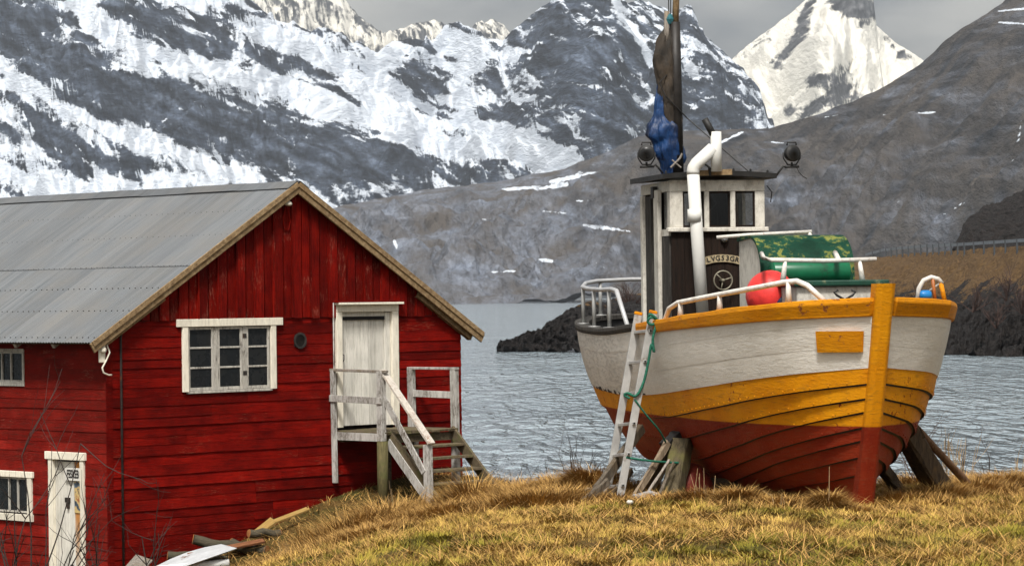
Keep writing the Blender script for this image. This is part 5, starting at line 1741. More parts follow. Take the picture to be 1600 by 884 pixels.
M_SAIL = cloth('brown_sailcloth', (0.012, 0.009, 0.006), (0.050, 0.034, 0.020))
M_BLUE = cloth('blue_tarpaulin', (0.0015, 0.008, 0.034), (0.003, 0.042, 0.15), 0.4)
bundle([(1047, 45, 7), (1042, 58, 11), (1039, 75, 15), (1038, 95, 17), (1042, 125, 16), (1046, 160, 16), (1050, 190, 15), (1052, 218, 12)], 'furled_sail', M_SAIL, 0.2, mo, seed=2, pleat=5)
bundle([(1036, 118, 4), (1035, 140, 8), (1034, 165, 11), (1034, 183, 12), (1036, 190, 17), (1037, 200, 24), (1038, 212, 25), (1042, 222, 22), (1045, 235, 23), (1047, 248, 20), (1048, 262, 15), (1047, 273, 13)], 'blue_tarpaulin', M_BLUE, 0.17, mo, seed=5, depth=0.7)
MB().tube([blp(1048, 262, ms - .1), blp(1062, 248, ms - .1), blp(1066, 240, ms - .1)], 0.012, 6).tube([blp(1050, 250, ms - .1), blp(1064, 262, ms - .1)], 0.009, 6).build('lashing', M_GREYW, mo)
MB().tube([blp(1068, 90, ms), blp(1030, 130, ms - .08), blp(1040, 150, ms - .1), blp(1074, 185, ms - .05), blp(1128, 232, ms - 0.3), blp(1172, 270, WY)], 0.0065, 5).build('stay_rope', M_TAR, mo)
MB().tube([blp(1045, 28, ms), blp(1044, -90, ms)], 0.006, 5).tube([blp(1048, 28, ms), blp(1048, -90, ms)], 0.006, 5).build('halyard', M_TAR, mo)

# ---- green casing amidships with its rails, and the fore hatch box
gs0, gs1 = 2.75, 3.65
xl = blp(1152, 400, gs1).x
xr = blp(1322, 400, gs0 + 0.3).x
gt = blp(1200, 373, gs1 - .3).z
prof = [(gs1, wz(5.25)), (gs1, gt)]
prof += [(gs1 - 0.42 - 0.42 * math.sin(a_), gt - 0.33 + 0.33 * math.cos(a_)) for a_ in np.linspace(0, math.pi / 2, 8)]
prof += [(gs0 + 0.05, wz(5.25))]
cas = MB().prism(prof, xl + 0.02, xr - 0.02, lambda x, y, h: (h, x, y)).build('casing', M_WHH, boat)
hood_p = [(gs1 + 0.01, gt - 0.02), (gs1 + 0.01, gt + 0.03)] + [(gs1 - 0.42 - 0.45 * math.sin(a_), gt - 0.33 + 0.36 * math.cos(a_)) for a_ in np.linspace(0, math.pi / 2, 10)] + [(gs0 + 0.02, wz(5.95)), (gs0 + 0.045, wz(5.95))] + \
         [(gs1 - 0.42 - 0.425 * math.sin(a_), gt - 0.33 + 0.335 * math.cos(a_)) for a_ in np.linspace(math.pi / 2, 0, 10)]
MB().prism(hood_p, xl, xr, lambda x, y, h: (h, x, y)).build('hood', M_GCAN, cas)
dz_ = blp(1260, 425, gs0 - .12).z
MB().lathe([(0.0, 0), (0.10, 0), (0.105, 0.01), (0.105, blp(1325, 425, gs0 - .12).x - blp(1206, 425, gs0 - .12).x - 0.01), (0.10, blp(1325, 425, gs0 - .12).x - blp(1206, 425, gs0 - .12).x), (0, blp(1325, 425, gs0 - .12).x - blp(1206, 425, gs0 - .12).x)],
           (blp(1206, 425, gs0 - .12).x, gs0 - .12, dz_), (1, 0, 0), 22).build('net_roller', M_GREEN, cas, True)
tr = MB().tube([blp(1120, 371, gs1 - .1), blp(1170, 367, gs1 - .1), blp(1268, 362, gs1 - .1)], 0.018, 8)
tr.tube([blp(1182, 368, gs1 - .1), blp(1180, 376, gs1 - .1)], [0.016, 0.03], 8).tube([blp(1264, 362, gs1 - .1), blp(1267, 373, gs1 - .1)], [0.016, 0.03], 8)
tr.build('top_rail', M_TUBE, cas, True)
fs_ = 2.15
lr = MB().tube([blp(1190, 396, gs0 - .02), blp(1193, 403, fs_), blp(1205, 406, fs_), blp(1290, 407.5, fs_), blp(1369, 405, fs_)], 0.022, 8)
lr.build('fore_rail', M_TUBE, boat, True)
for x0, x1 in ((1227, 1223), (1343, 1348)):
    MB().tube([blp(x0, 407, fs_), blp(x1, 441, fs_)], [0.018, 0.03], 8).build('stanchion', M_TUBE, boat, True)
MB().tube([blp(1305, 395, gs0 - .0), blp(1310, 405, fs_)], 0.025, 8).build('rail_bracket', M_TUBE, boat, True)
bxl, bxr = blp(1242, 450, 1.75).x, blp(1384, 446, 1.75).x
hz_ = blp(1300, 447, 1.75).z
B_(bxl + 0.02, bxr - 0.02, 1.75, 2.6, wz(5.3), hz_).build('fore_hatch', M_WHH, boat, bevel=0.01)
B_(bxl - 0.02, bxr + 0.02, 1.70, 2.63, hz_ + 0.001, hz_ + 0.055).build('hatch_lid', M_GDK, boat, bevel=0.012)


def gun_f(px, sd):
    best = min(np.linspace(0.01, 1, 400), key=lambda f: abs(to_px(bworld(hull(f, 0, sd)))[0] - px))
    return float(best)


def gun_pt(f, sd, dz, inset=0.06):
    p = hull(f, 0, sd)
    return Vector((p.x - sd * inset, p.y, p.z + 0.02 + dz))


# starboard fore rail
def gun_at(px, py, sd=-1):
    f = gun_f(px, sd)
    g = gun_pt(f, sd, 0)
    gy = to_px(bworld(g))[1]
    Yd = bworld(g)[1]
    return gun_pt(f, sd, max(0.0, (gy - py) * Yd / F))


sr_pts = [gun_at(1029, 516), gun_at(1030, 497), gun_at(1036, 482), gun_at(1050, 473), gun_at(1090, 465), gun_at(1130, 457), gun_at(1180, 448), gun_at(1215, 441), gun_at(1236, 439), gun_at(1252, 446), gun_at(1277, 474)]
MB().tube(sr_pts, 0.024, 10).build('hand_rail', M_TUBE, boat, True)
for x0, y0 in ((1053, 473), (1115, 461), (1222, 441)):
    a_ = gun_at(x0, y0)
    MB().tube([a_, Vector((a_.x, a_.y, gun_at(x0, 999).z))], [0.02, 0.03], 8).build('stanchion', M_TUBE, boat, True)
# rail round the stern
aft = [(0.475, -1, 0.0), (0.53, -1, 0.36), (0.56, -1, 0.385), (0.62, -1, 0.385), (0.72, -1, 0.385), (0.82, -1, 0.385), (0.91, -1, 0.385), (0.955, -1, 0.385), (0.985, -1, 0.385), (0.985, 1, 0.385), (0.955, 1, 0.385), (0.90, 1, 0.385), (0.80, 1, 0.385), (0.70, 1, 0.385), (0.66, 1, 0.36), (0.62, 1, 0.0)]
MB().tube([gun_pt(f, sd, dz) for f, sd, dz in aft], 0.023, 10).build('stern_rail', simple('dull_aluminium_tube', (0.42, 0.42, 0.42), 0.45, 0.2, 0.15, 6, 0.2), boat, True)
for f, sd in ((0.575, -1), (0.68, -1), (0.80, -1), (0.96, -1), (0.88, 1), (0.76, 1)):
    a_ = gun_pt(f, sd, 0.38)
    m = MB().tube([a_, gun_pt(f, sd, 0.0)], 0.021, 8)
    b_ = gun_pt(f, sd, 0.004)
    m.box(b_.x - 0.05, b_.x + 0.05, b_.y - 0.07, b_.y + 0.07, b_.z - 0.01, b_.z + 0.006)
    m.build('stanchion', simple('grey_tube', (0.30, 0.30, 0.29), 0.5, 0.2, 0.2, 6, 0.2) if f == 0.575 else bpy.data.materials['grey_tube'], boat, True)
# port bow loop
ls = 1.25
MB().tube([blp(1433, 470, ls), blp(1436, 450, ls), blp(1443, 438, ls), blp(1455, 433, ls), blp(1466, 436, ls), blp(1472, 443, ls)], 0.022, 8).build('bow_loop', M_TUBE, boat, True)
M_ORANGE = simple('orange_painted_steel', (0.42, 0.13, 0.03), 0.5, 0, 0.3, 10, 0.3)
MB().tube([blp(1457, 434, ls), blp(1461, 470, ls)], 0.018, 8).build('stanchion', M_ORANGE, boat, True)
MB().tube([blp(1470, 442, ls), blp(1477, 474, ls)], 0.022, 8).build('stanchion', M_YRAIL, boat, True)
MB().lathe([(0.0, 0), (0.035, 0.005), (0.045, 0.03), (0.045, 0.09), (0.035, 0.11), (0.0, 0.115)], blp(1436, 461, ls), (1, 0, 0), 12).build('blue_fender', simple('blue_plastic', (0.01, 0.16, 0.42), 0.4, 0, 0.15, 6, 0.1), boat, True)
MB().tube([blp(1447, 458, ls), blp(1455, 452, ls), blp(1468, 443, ls)], 0.010, 6).build('rope', M_WHITEW, boat, True)

# ---- red buoy lying on deck (a thing of its own)
bu = empty('buoy', bworld(blp(1203, 470, 2.5)) - np.array([0, 0, 0.12]))
tag(bu, 'round red plastic buoy lying on deck beside the green casing', 'buoy')
bc_ = Vector(bworld(blp(1204, 461, 2.5))) - Vector(bu.location)
pr = [(0.235 * math.sin(a_), -0.235 * math.cos(a_)) for a_ in np.linspace(0.0, math.pi, 20)]
MB().lathe(pr, bc_, (0.55, -0.75, -0.42), 28).build('float', simple('scuffed_red_plastic', (0.60, 0.035, 0.030), 0.4, 0, 0.25, 9, 0.3, rust=(0.30, 0.02, 0.02), rust_amt=0.3), bu, True)
ax_ = Vector((0.55, -0.75, -0.42)).normalized()
MB().lathe([(0.10, 0.195), (0.105, 0.225), (0.06, 0.25), (0.045, 0.31), (0.0, 0.315)], bc_, ax_, 16).build('rope_eye', simple('dark_blue_plastic', (0.008, 0.012, 0.055), 0.4, 0, 0.2, 6, 0.2), bu, True)


# ================================================================== LADDER, SHORES AND LOOSE THINGS ROUND THE BOAT
M_ALU = simple('dull_aluminium', (0.40, 0.39, 0.37), 0.45, 0.25, 0.2, 7, 0.2, rust=(0.20, 0.17, 0.14), rust_amt=0.2)
M_ROPE = simple('green_rope', (0.008, 0.10, 0.06), 0.8, 0, 0.5, 60, 0.6)
M_OLDTIM = bare_wood('grey_prop_timber', (0.035, 0.027, 0.019), (0.17, 0.14, 0.105), grain=(5, 5, 1), extra=(0.12, 0.08, 0.04))
M_DKTIM = bare_wood('dark_prop_timber', (0.018, 0.013, 0.009), (0.095, 0.065, 0.038), grain=(5, 5, 1), extra=(0.12, 0.07, 0.025))
def side_depth(px):
    p = hull(gun_f(px, -1), 0.0, -1, 0.09)
    p = p + Vector((-0.12, -0.25, 0))
    return bworld(p)[1]


_ya, _yb = side_depth(985), side_depth(1012)
lt0, lb0 = Vector(at(997, 492, _ya)), Vector(at(944, 796, _ya - 0.12))
lt1, lb1 = Vector(at(1020, 490, _yb)), Vector(at(966, 793, _yb - 0.12))
print('ladder depth', _ya, _yb)
lad = empty('ladder', (lb0 + lb1) / 2)
o_ = Vector(lad.location)
tag(lad, 'aluminium ladder leaning on the starboard side of the boat', 'ladder')
lup = (lt1 - lt0).normalized()
for a_, b_ in ((lb0, lt0), (lb1, lt1)):
    MB().bar(a_ - o_, b_ - o_, 0.028, 0.072, lup.cross((b_ - a_).normalized())).build('side_rail', M_ALU, lad, bevel=0.004)
    MB().bar(b_ - o_, b_ - o_ + (b_ - a_).normalized() * 0.03, 0.032, 0.078, lup.cross((b_ - a_).normalized())).build('end_cap', M_YRAIL, lad, bevel=0.006)
for k, yy in enumerate((519, 567, 615.5, 664, 712, 761)):
    f_ = (yy - 492) / (796 - 492)
    c0, c1 = lt0 + (lb0 - lt0) * f_, lt1 + (lb1 - lt1) * f_
    d_ = (c1 - c0).normalized()
    MB().bar(c0 - o_ + d_ * 0.012, c1 - o_ + d_ * 0.035, 0.03, 0.03, (0, 0, 1)).build('rung', M_ALU, lad, bevel=0.004)
    MB().bar(c1 - o_ + d_ * 0.034, c1 - o_ + d_ * 0.040, 0.018, 0.018).build('rung_end', M_TAR, lad)


def rope(name, pts, r, label, mat=None, parent=None):
    pts = [Vector(p) for p in pts]
    dense = []
    n = len(pts)
    for i in range(n - 1):
        p0, p1, p2, p3 = pts[max(i - 1, 0)], pts[i], pts[i + 1], pts[min(i + 2, n - 1)]
        for j in range(6):
            u = j / 6
            dense.append(0.5 * ((2 * p1) + (p2 - p0) * u + (2 * p0 - 5 * p1 + 4 * p2 - p3) * u * u + (3 * p1 - p0 - 3 * p2 + p3) * u ** 3))
    dense.append(pts[-1])
    b = dense[0]
    o = MB().tube([p - b for p in dense], r, 7).build(name, mat or M_ROPE, None, True)
    o.location = b
    if label:
        tag(o, label, 'rope')
    return o


rope('rope', [at(1013, 497, _yb - 0.08 + 0.36 * 0.3 - 0.1), at(1016, 491, _yb - 0.08 + 0.30 * 0.3 - 0.1), at(1024, 496, _yb - 0.08 + 0.30 * 0.3 - 0.1), at(1027, 503, _yb - 0.08 + 0.40 * 0.3 - 0.1), at(1018, 507, _yb - 0.08 + 0.34 * 0.3 - 0.1), at(1012, 502, _yb - 0.08 + 0.34 * 0.3 - 0.1), at(1017, 496, _yb - 0.08 + 0.3 * 0.3 - 0.1), at(1026, 500, _yb - 0.08 + 0.36 * 0.3 - 0.1), at(1024, 512, _yb - 0.08 + 0.32 * 0.3 - 0.1), at(1020, 530, _yb - 0.08 + 0.30 * 0.3 - 0.1), at(1022, 550, _yb - 0.08 + 0.32 * 0.3 - 0.1), at(1018, 538, _yb - 0.08 + 0.30 * 0.3 - 0.1), at(1014, 560, _yb - 0.08 + 0.34 * 0.3 - 0.1), at(1006, 596, _yb - 0.08 + 0.36 * 0.3 - 0.1), at(994, 618, _yb - 0.08 + 0.3 * 0.3 - 0.1), at(981, 614, _yb - 0.08 + 0.30 * 0.3 - 0.1), at(976, 617, _yb - 0.08 + 0.34 * 0.3 - 0.1), at(984, 622, _yb - 0.08 + 0.3 * 0.3 - 0.1)], 0.013, 'green rope lashing the ladder top to the boat rail')
rope('rope', [at(992, 624, _yb - 0.08), at(1010, 648, _yb - 0.05), at(1030, 672, 26.75), at(1040, 690, 26.85)], 0.009, 'thin dark green line slanting from the ladder down to the timber props')
rope('rope', [at(978, 714, _yb - 0.1), at(1010, 719, 26.65), at(1045, 722, 26.75), at(1072, 723, 26.85)], 0.011, 'green rope stretched level from the ladder to the upright prop')


def beam(name, p0, p1, w, h, label, mat, group=None, up=(0, 0, 1), cat='prop', w1=None, h1=None, jit=0.008, rounded=False):
    p0, p1 = Vector(p0), Vector(p1)
    n = 6
    m = MB()
    d = (p1 - p0).normalized()
    s = d.cross(Vector(up)).normalized()
    t = s.cross(d)
    P = []
    for i in range(n + 1):
        f_ = i / n
        c = (p1 - p0) * f_
        ww, hh = w + ((w1 or w) - w) * f_, h + ((h1 or h) - h) * f_
        if rounded:
            ring = [c + s * (ww / 2 * math.cos(a_)) + t * (hh / 2 * math.sin(a_)) for a_ in np.linspace(0, 2 * math.pi, 11)[:-1]]
        else:
            ring = [c + s * (i_ * ww / 2 * e1) + t * (j_ * hh / 2 * e2) for i_, j_, e1, e2 in ((-1, -1, 1, .8), (-.8, -1, 1, 1), (.8, -1, 1, 1), (1, -.8, 1, 1), (1, .8, 1, 1), (.8, 1, 1, 1), (-.8, 1, 1, 1), (-1, .8, 1, 1))]
        ring = [q + Vector([random.uniform(-jit, jit) for _ in range(3)]) for q in ring]
        P.append(ring + [ring[0]])
    m.grid(P).add(P[0][:-1], [tuple(range(len(P[0]) - 1))]).add(P[-1][:-1], [tuple(reversed(range(len(P[0]) - 1)))])
    o = m.build(name, mat, None, rounded)
    o.location = p0
    tag(o, label, cat, group)
    return o


GP = 'timber props under the boat'
beam('prop_timber', at(900, 812, 26.7), at(1003, 668, 27.35), 0.05, 0.10, 'long grey plank propped on the hull behind the ladder', M_OLDTIM, GP)
beam('prop_timber', at(868, 805, 26.9), at(922, 766, 27.4), 0.05, 0.08, 'short weathered plank end lying in the straw left of the ladder', M_GREYW, GP, cat='plank')
beam('prop_timber', at(984, 788, 26.5), at(1044, 690, 26.9), 0.04, 0.06, 'pale slanting prop with a fresh cut face right of the ladder', bare_wood('pale_timber', (0.15, 0.11, 0.07), (0.34, 0.26, 0.18), grain=(5, 5, 1)), GP)
beam('prop_timber', at(996, 792, 26.72), at(1052, 690, 27.05), 0.08, 0.13, 'thick dark slanting prop behind the pale one', M_DKTIM, GP)
beam('prop_timber', at(1046, 800, 26.75), at(1066, 688, 26.95), 0.17, 0.14, 'stout upright mossy post jammed under the red hull', bare_wood('mossy_prop', (0.03, 0.024, 0.015), (0.12, 0.095, 0.055), grain=(5, 5, 1), extra=(0.13, 0.12, 0.04)), GP, w1=0.20)
beam('prop_timber', at(1040, 699, 26.95), at(1060, 680, 27.05), 0.12, 0.11, 'dark wedge block between the slanting props and the hull', M_TAR, GP, cat='block')
beam('stick', at(1010, 772, 26.5), at(1046, 718, 26.7), 0.026, 0.026, 'thin pale stick leaning against the props, upper one', M_GREYW, 'sticks by the props', cat='stick', rounded=True, jit=0.003)
beam('stick', at(1026, 782, 26.5), at(1052, 722, 26.7), 0.026, 0.026, 'thin brown stick leaning on the mossy post', M_OLDTIM, 'sticks by the props', cat='stick', rounded=True, jit=0.003)
beam('prop_timber', at(1474, 775, 26.6), at(1412, 668, 26.2), 0.20, 0.20, 'massive dark timber shore on the port side of the boat', M_DKTIM, GP, w1=0.17)
beam('prop_timber', at(1512, 755, 27.2), at(1429, 666, 26.4), 0.08, 0.075, 'long thin pole shoring the port side, lowest end in the grass', bare_wood('brown_pole', (0.07, 0.035, 0.018), (0.20, 0.12, 0.07), grain=(5, 5, 1)), GP, rounded=True)
beam('prop_timber', at(1408, 770, 27.4), at(1372, 722, 27.0), 0.10, 0.10, 'short dark shore deep under the port bow', M_DKTIM, GP)
beam('prop_timber', at(1425, 683, 26.3), at(1441, 676, 26.3), 0.10, 0.10, 'block at the head of the port shore against the planks', M_DKTIM, GP, cat='block')
beam('keel_block', at(1095, 772, 27.3), at(1310, 770, 26.2), 0.22, 0.30, 'dark timber block under the keel in the shade', M_DKTIM, None, cat='block')
beam('prop_timber', at(886, 806, 26.3), at(950, 752, 26.7), 0.04, 0.07, 'thin bleached board lying in the straw at the foot of the ladder', M_OLDTIM, GP, cat='plank')
beam('prop_timber', at(932, 808, 26.5), at(985, 735, 27.0), 0.045, 0.06, 'narrow brown lath leaning behind the ladder foot', M_DKTIM, GP)
beam('prop_timber', at(1030, 796, 26.3), at(1092, 776, 26.5), 0.05, 0.05, 'short dark lath on the ground below the red float', M_DKTIM, GP, cat='plank')
bk = MB().box(-0.10, 0.10, -0.08, 0.08, -0.03, 0.13).build('bucket_box', simple('grey_zinc', (0.34, 0.36, 0.38), 0.5, 0.3, 0.2, 8, 0.2, rust=(0.12, 0.09, 0.06), rust_amt=0.3), None, bevel=0.008)
bk.location = at(1011, 792, 26.4)
bk.rotation_euler = (0.1, -0.15, 0.5)
tag(bk, 'small dented grey metal box at the foot of the slanting props', 'box')
fl2 = MB().lathe([(0.22 * math.sin(a_) * (1.0 if a_ < 1.6 else 0.92), -0.26 * math.cos(a_)) for a_ in np.linspace(0, math.pi, 16)], (0, 0, 0), (0.8, 0.1, -0.6), 20).build('float', simple('dull_red_float', (0.24, 0.035, 0.02), 0.6, 0, 0.3, 6, 0.4), None, True)
fl2.location = at(1078, 760, 27.1)
tag(fl2, 'dull red oblong float lying in the shade beneath the hull', 'float')

# ================================================================== BARE SHRUBS AND WEEDS
M_TWIG = simple('dark_twig_bark', (0.030, 0.022, 0.018), 0.85, 0, 0.4, 20, 0)
M_TWIGB = simple('brown_twig_bark', (0.075, 0.045, 0.032), 0.85, 0, 0.4, 20, 0)
M_STALK = simple('dry_stalk', (0.25, 0.17, 0.085), 0.85, 0, 0.35, 20, 0)
M_TWIGF = simple('heather_twigs', (0.050, 0.028, 0.022), 0.9, 0, 0.4, 1, 0)


def shrub(name, base, height, stems, label, mat, cat='shrub', group=None, spread=0.5, depth=3, r0=0.014, seed=0, lean=(0, 0, 0), kink=0.22, sides=4, kids=(2, 3)):
    rr = random.Random(seed)
    m = MB()

    def grow(p, d, L, r, lev):
        n = 4
        pts = [p.copy()]
        for i in range(n):
            d = (d + Vector([rr.gauss(0, kink * 0.5) for _ in range(3)]) + Vector((0, 0, 0.06))).normalized()
            p = p + d * (L / n)
            pts.append(p.copy())
        m.tube(pts, [r * (1 - 0.55 * i / n) for i in range(n + 1)], sides, caps=False)
        if lev <= 0:
            return
        for k in range(rr.randint(*kids)):
            q = pts[rr.randint(1, n)]
            nd = (d + Vector([rr.gauss(0, 0.55) for _ in range(3)]) + Vector((0, 0, 0.15))).normalized()
            grow(q.copy(), nd, L * rr.uniform(0.45, 0.72), r * 0.55, lev - 1)
    for k in range(stems):
        a_ = rr.uniform(0, 6.28)
        d = Vector((math.cos(a_) * spread * rr.random(), math.sin(a_) * spread * rr.random(), 1)) + Vector(lean)
        grow(Vector((rr.uniform(-.08, .08), rr.uniform(-.08, .08), -0.05)), d.normalized(), height * rr.uniform(0.45, 0.75), r0 * rr.uniform(0.7, 1.1), depth)
    root = empty(name, base)
    tag(root, label, cat, group)
    m.build('branches', mat, root)
    return root


def on_ground(px, Y):
    x = (px - CX) / F * Y
    return Vector((x, Y, gz(x, Y)))


# in front of the long wall, lower left
for i, (px, Y, h, st, lab, ln) in enumerate([
        (42, 41, 3.9, 2, 'tall dark bare sapling rising in front of the red long wall', (0.10, 0, 0.5)),
        (14, 40.5, 2.0, 4, 'low dark bare bush at the far lower left corner', (0, 0, 0)),
        (70, 41.5, 1.8, 4, 'small bare bush between the tall sapling and the lower door', (0.3, 0, 0)),
        (160, 42, 2.0, 3, 'bare leaning twigs at the house corner', (-0.55, 0, 0)),
        (232, 42.5, 1.7, 3, 'thin dark twigs standing before the corrugated sheet', (0.12, 0, 0.3))]):
    shrub('bare_shrub', on_ground(px, Y), h, st, lab, M_TWIG, group='bare bushes by the boathouse', seed=20 + i, lean=ln, depth=2, r0=0.016, spread=0.45)
# on the bank behind the grass
for i, (px, Y, h, st, lab, mt, sp) in enumerate([
        (895, 30.6, 0.62, 7, 'wide bare bush on the bank between house and boat', M_TWIG, 0.9),
        (800, 31.5, 0.42, 5, 'small bare bush on the bank near the stairs', M_TWIG, 0.6),
        (842, 31.0, 0.45, 3, 'few thin bare twigs on the bank left of the wide bush', M_TWIG, 0.5),
        (748, 44.0, 1.1, 2, 'tall bare twig beside the lower end of the stairs', M_TWIG, 0.3),
        (1546, 29.6, 0.62, 2, 'forked dark weed standing alone right of the boat', M_TWIG, 0.5),
        (1490, 29.8, 0.55, 3, 'dark twigs behind the thin pole', M_TWIG, 0.6),
        (1425, 29.5, 0.75, 6, 'tangle of dry twigs under the port bow', M_TWIGB, 0.6)]):
    shrub('bare_shrub', on_ground(px, Y), h, st, lab, mt, group='bare bushes on the bank', seed=50 + i, depth=2, r0=0.007, spread=sp)
# upright dry stalks
for i, (px, Y, h, st, lab) in enumerate([
        (1475, 28.8, 0.80, 9, 'tuft of tall dry stalks beside the port shores'),
        (1506, 29.2, 0.85, 9, 'tuft of tall dry stalks right of the thin pole'),
        (1580, 29.8, 0.55, 5, 'sparse dry stalks near the right edge'),
        (1092, 25.3, 0.50, 5, 'dry stalks growing before the red hull near the props'),
        (1105, 25.1, 0.42, 4, 'dry broken stalks just right of the props'),
        (1275, 23.6, 0.70, 1, 'single long straw stalk in front of the red bow'),
        (1222, 23.9, 0.30, 4, 'short dry stalks under the turn of the hull'),
        (440, 40.5, 0.75, 4, 'reddish dry stalks in front of the gable by the yellow plank'),
        (610, 46.0, 0.9, 6, 'dry stalks under the landing'),
        (530, 46.0, 0.75, 6, 'dry stalks beside the round support post')]):
    shrub('dry_weed', on_ground(px, Y), h, st, lab, M_STALK, cat='weed', group='dry weeds', seed=80 + i, depth=1 if st > 1 else 0, r0=0.0055, spread=0.28, kink=0.12, kids=(0, 2), sides=3)
# shrubs on the far coast
_rc = random.Random(4)
cbase = at(985, 470, 352)
shrub('bare_shrub', (cbase[0], 352, 4.6), 3.4, 16, 'brown leafless bush on the rocky point behind the stern rail', M_TWIGF, seed=7, r0=0.07, spread=1.0, depth=3, sides=3)
k_ = 0
for px, py, Y, h, where in ((1520, 468, 281, 3.2, 'under the tall guard rail post'), (1572, 450, 281, 3.6, 'high below the rail'), (1597, 470, 276, 3.4, 'at the right edge'), (1556, 492, 275, 2.8, 'just above the shore rocks'), (1440, 460, 300, 3, 'behind the bow loop')):
    q = at(px, py, Y)
    shrub('heather_bush', (q[0], q[1], q[2] - 1.2), h, 14, f'dark leafless bush on the coast slope, {where}', M_TWIGF, cat='bush', group='bushes on the coast slope', seed=200 + k_, r0=0.055, spread=1.3, depth=2, sides=3)
    k_ += 1


# ================================================================== GRASS
def grass_mat(name, straw1, straw2, green1, green2):
    t = NT(name)
    hue, val = t.attr('hue'), t.attr('val')
    s = t.mix(val, straw1, straw2)
    g = t.mix(val, green1, green2)
    c = t.mix(hue, s, g)
    t.set('Base Color', c)
    t.set('Roughness', 0.75)
    t.set('Specular IOR Level', 0.2)
    return t.m


M_GRASS = grass_mat('mixed_winter_grass', (0.10, 0.048, 0.010), (0.66, 0.42, 0.105), (0.05, 0.045, 0.006), (0.27, 0.22, 0.025))
M_STRAW = grass_mat('long_dry_straw', (0.085, 0.036, 0.009), (0.56, 0.33, 0.10), (0.10, 0.085, 0.02), (0.20, 0.17, 0.05))


def blades(name, X, Y, L, width, a1, bend, hue, val, mat, az=None, lift=0.0, z=None):
    n = len(X)
    R_ = np.random.default_rng(len(name) + n)
    Zg = ground(X, Y) if z is None else z
    az = R_.uniform(0, 2 * np.pi, n) if az is None else az
    d = np.stack([np.cos(az), np.sin(az), np.zeros(n)], -1)
    up = np.array([0, 0, 1.0])
    base_ = np.stack([X, Y, Zg + lift - 0.01], -1)
    a2 = a1 + bend
    mid = base_ + (L * 0.55)[:, None] * (np.sin(a1)[:, None] * d + np.cos(a1)[:, None] * up)
    tip = mid + (L * 0.45)[:, None] * (np.sin(a2)[:, None] * d + np.cos(a2)[:, None] * up)
    side_az = az + np.pi / 2 + R_.uniform(-0.5, 0.5, n)
    w = np.stack([np.cos(side_az), np.sin(side_az), np.zeros(n)], -1) * (width / 2)[:, None]
    Vv = np.stack([base_ - w, base_ + w, mid - w * 0.8, mid + w * 0.8, tip], 1).reshape(-1, 3)
    k = np.arange(n)[:, None] * 5
    Ff = (k + np.array([[0, 1, 3, 0, 3, 2, 2, 3, 4]])).reshape(-1)
    o = fast_mesh(name, Vv, Ff, 3, mat, {'hue': np.repeat(hue, 5), 'val': np.repeat(val, 5)})
    tag(o, kind='stuff')
    return o


def scatter(n, y0, y1, margin=0.03, seed=0):
    R_ = np.random.default_rng(seed)
    Y = np.sqrt(R_.uniform(y0 ** 2, y1 ** 2, n))
    X = R_.uniform(-0.178 - margin, 0.178 + margin, n) * Y
    return X, Y, R_


def visible_land(X, Y):
    # keep off the steep bank that falls away to the left, where only the house stands
    return X > np.interp(Y, [15, 19, 24, 30, 38, 46, 52], [-2.6, -2.7, -2.6, -2.8, -4.6, -6.2, -3.4])


# short turf
X, Y, R_ = scatter(410000, 16.5, 30.6, seed=1)
k = visible_land(X, Y) & ((fbm(X / 0.55, Y / 0.8, 3, 0.55, 101) < 0.20) | (R_.random(len(X)) < 0.25))
X, Y = X[k], Y[k]
n = len(X)
Yo = np.sqrt(R_.uniform(16.0 ** 2, 30.6 ** 2, 70000))      # the turf goes on beyond the right of the picture
Xo = 0.205 * Yo + R_.uniform(0, 3.6, 70000)
X, Y = np.concatenate([X, Xo]), np.concatenate([Y, Yo])
n = len(X)
patch = fbm(X / 1.3, Y / 1.9, 4, 0.6, 91)
patch2 = fbm(X / 0.35, Y / 0.5, 3, 0.6, 95)
hue = np.clip(0.20 + 0.42 * smooth(25, 19.5, Y) + 1.5 * patch + 0.5 * patch2 + R_.normal(0, 0.18, n), 0, 1)
val = np.clip(0.48 + 1.1 * patch2 + R_.normal(0, 0.22, n), 0, 1)
tuft = np.clip(0.75 + 0.9 * fbm(X / 0.22, Y / 0.3, 3, 0.5, 97), 0.25, 1.6)
flow = 2.5 * fbm(X / 0.5, Y / 0.5, 2, 0.5, 99) * np.pi
blades('short_grass', X, Y, R_.uniform(0.05, 0.115, n) * tuft, R_.uniform(0.004, 0.0075, n), R_.uniform(0.3, 1.1, n), R_.uniform(0.2, 0.9, n), hue, val, M_GRASS, az=flow + R_.normal(0, 0.8, n))

# long straw along the back edge of the turf and round the props
def straw_patch(cx, cy, rx, ry, n, lmin, lmax, seed, mound=0.0, hue0=0.0, az0=None, rot=0.0):
    R_ = np.random.default_rng(seed)
    a_ = R_.normal(0, 0.42, n)
    b_ = R_.normal(0, 0.42, n)
    m = mound * np.exp(-(a_ ** 2 + b_ ** 2) * 2.2)
    X_ = cx + rx * a_ * math.cos(rot) - ry * b_ * math.sin(rot)
    Y_ = cy + rx * a_ * math.sin(rot) + ry * b_ * math.cos(rot)
    out = np.arctan2(b_, a_) + rot
    az = out + R_.normal(0, 0.7, n) if az0 is None else az0 + R_.normal(0, 0.6, n)
    lay = R_.uniform(0.55, 1.35, n)
    return X_, Y_, R_.uniform(lmin, lmax, n), lay, R_.uniform(0.2, 0.8, n), az, m * R_.uniform(0.3, 1.0, n), np.full(n, hue0) + R_.normal(0, 0.12, n), np.clip(0.5 + 0.9 * fbm(X_ / 0.18, Y_ / 0.18, 2, 0.5, 7) + R_.normal(0, 0.2, n), 0, 1)


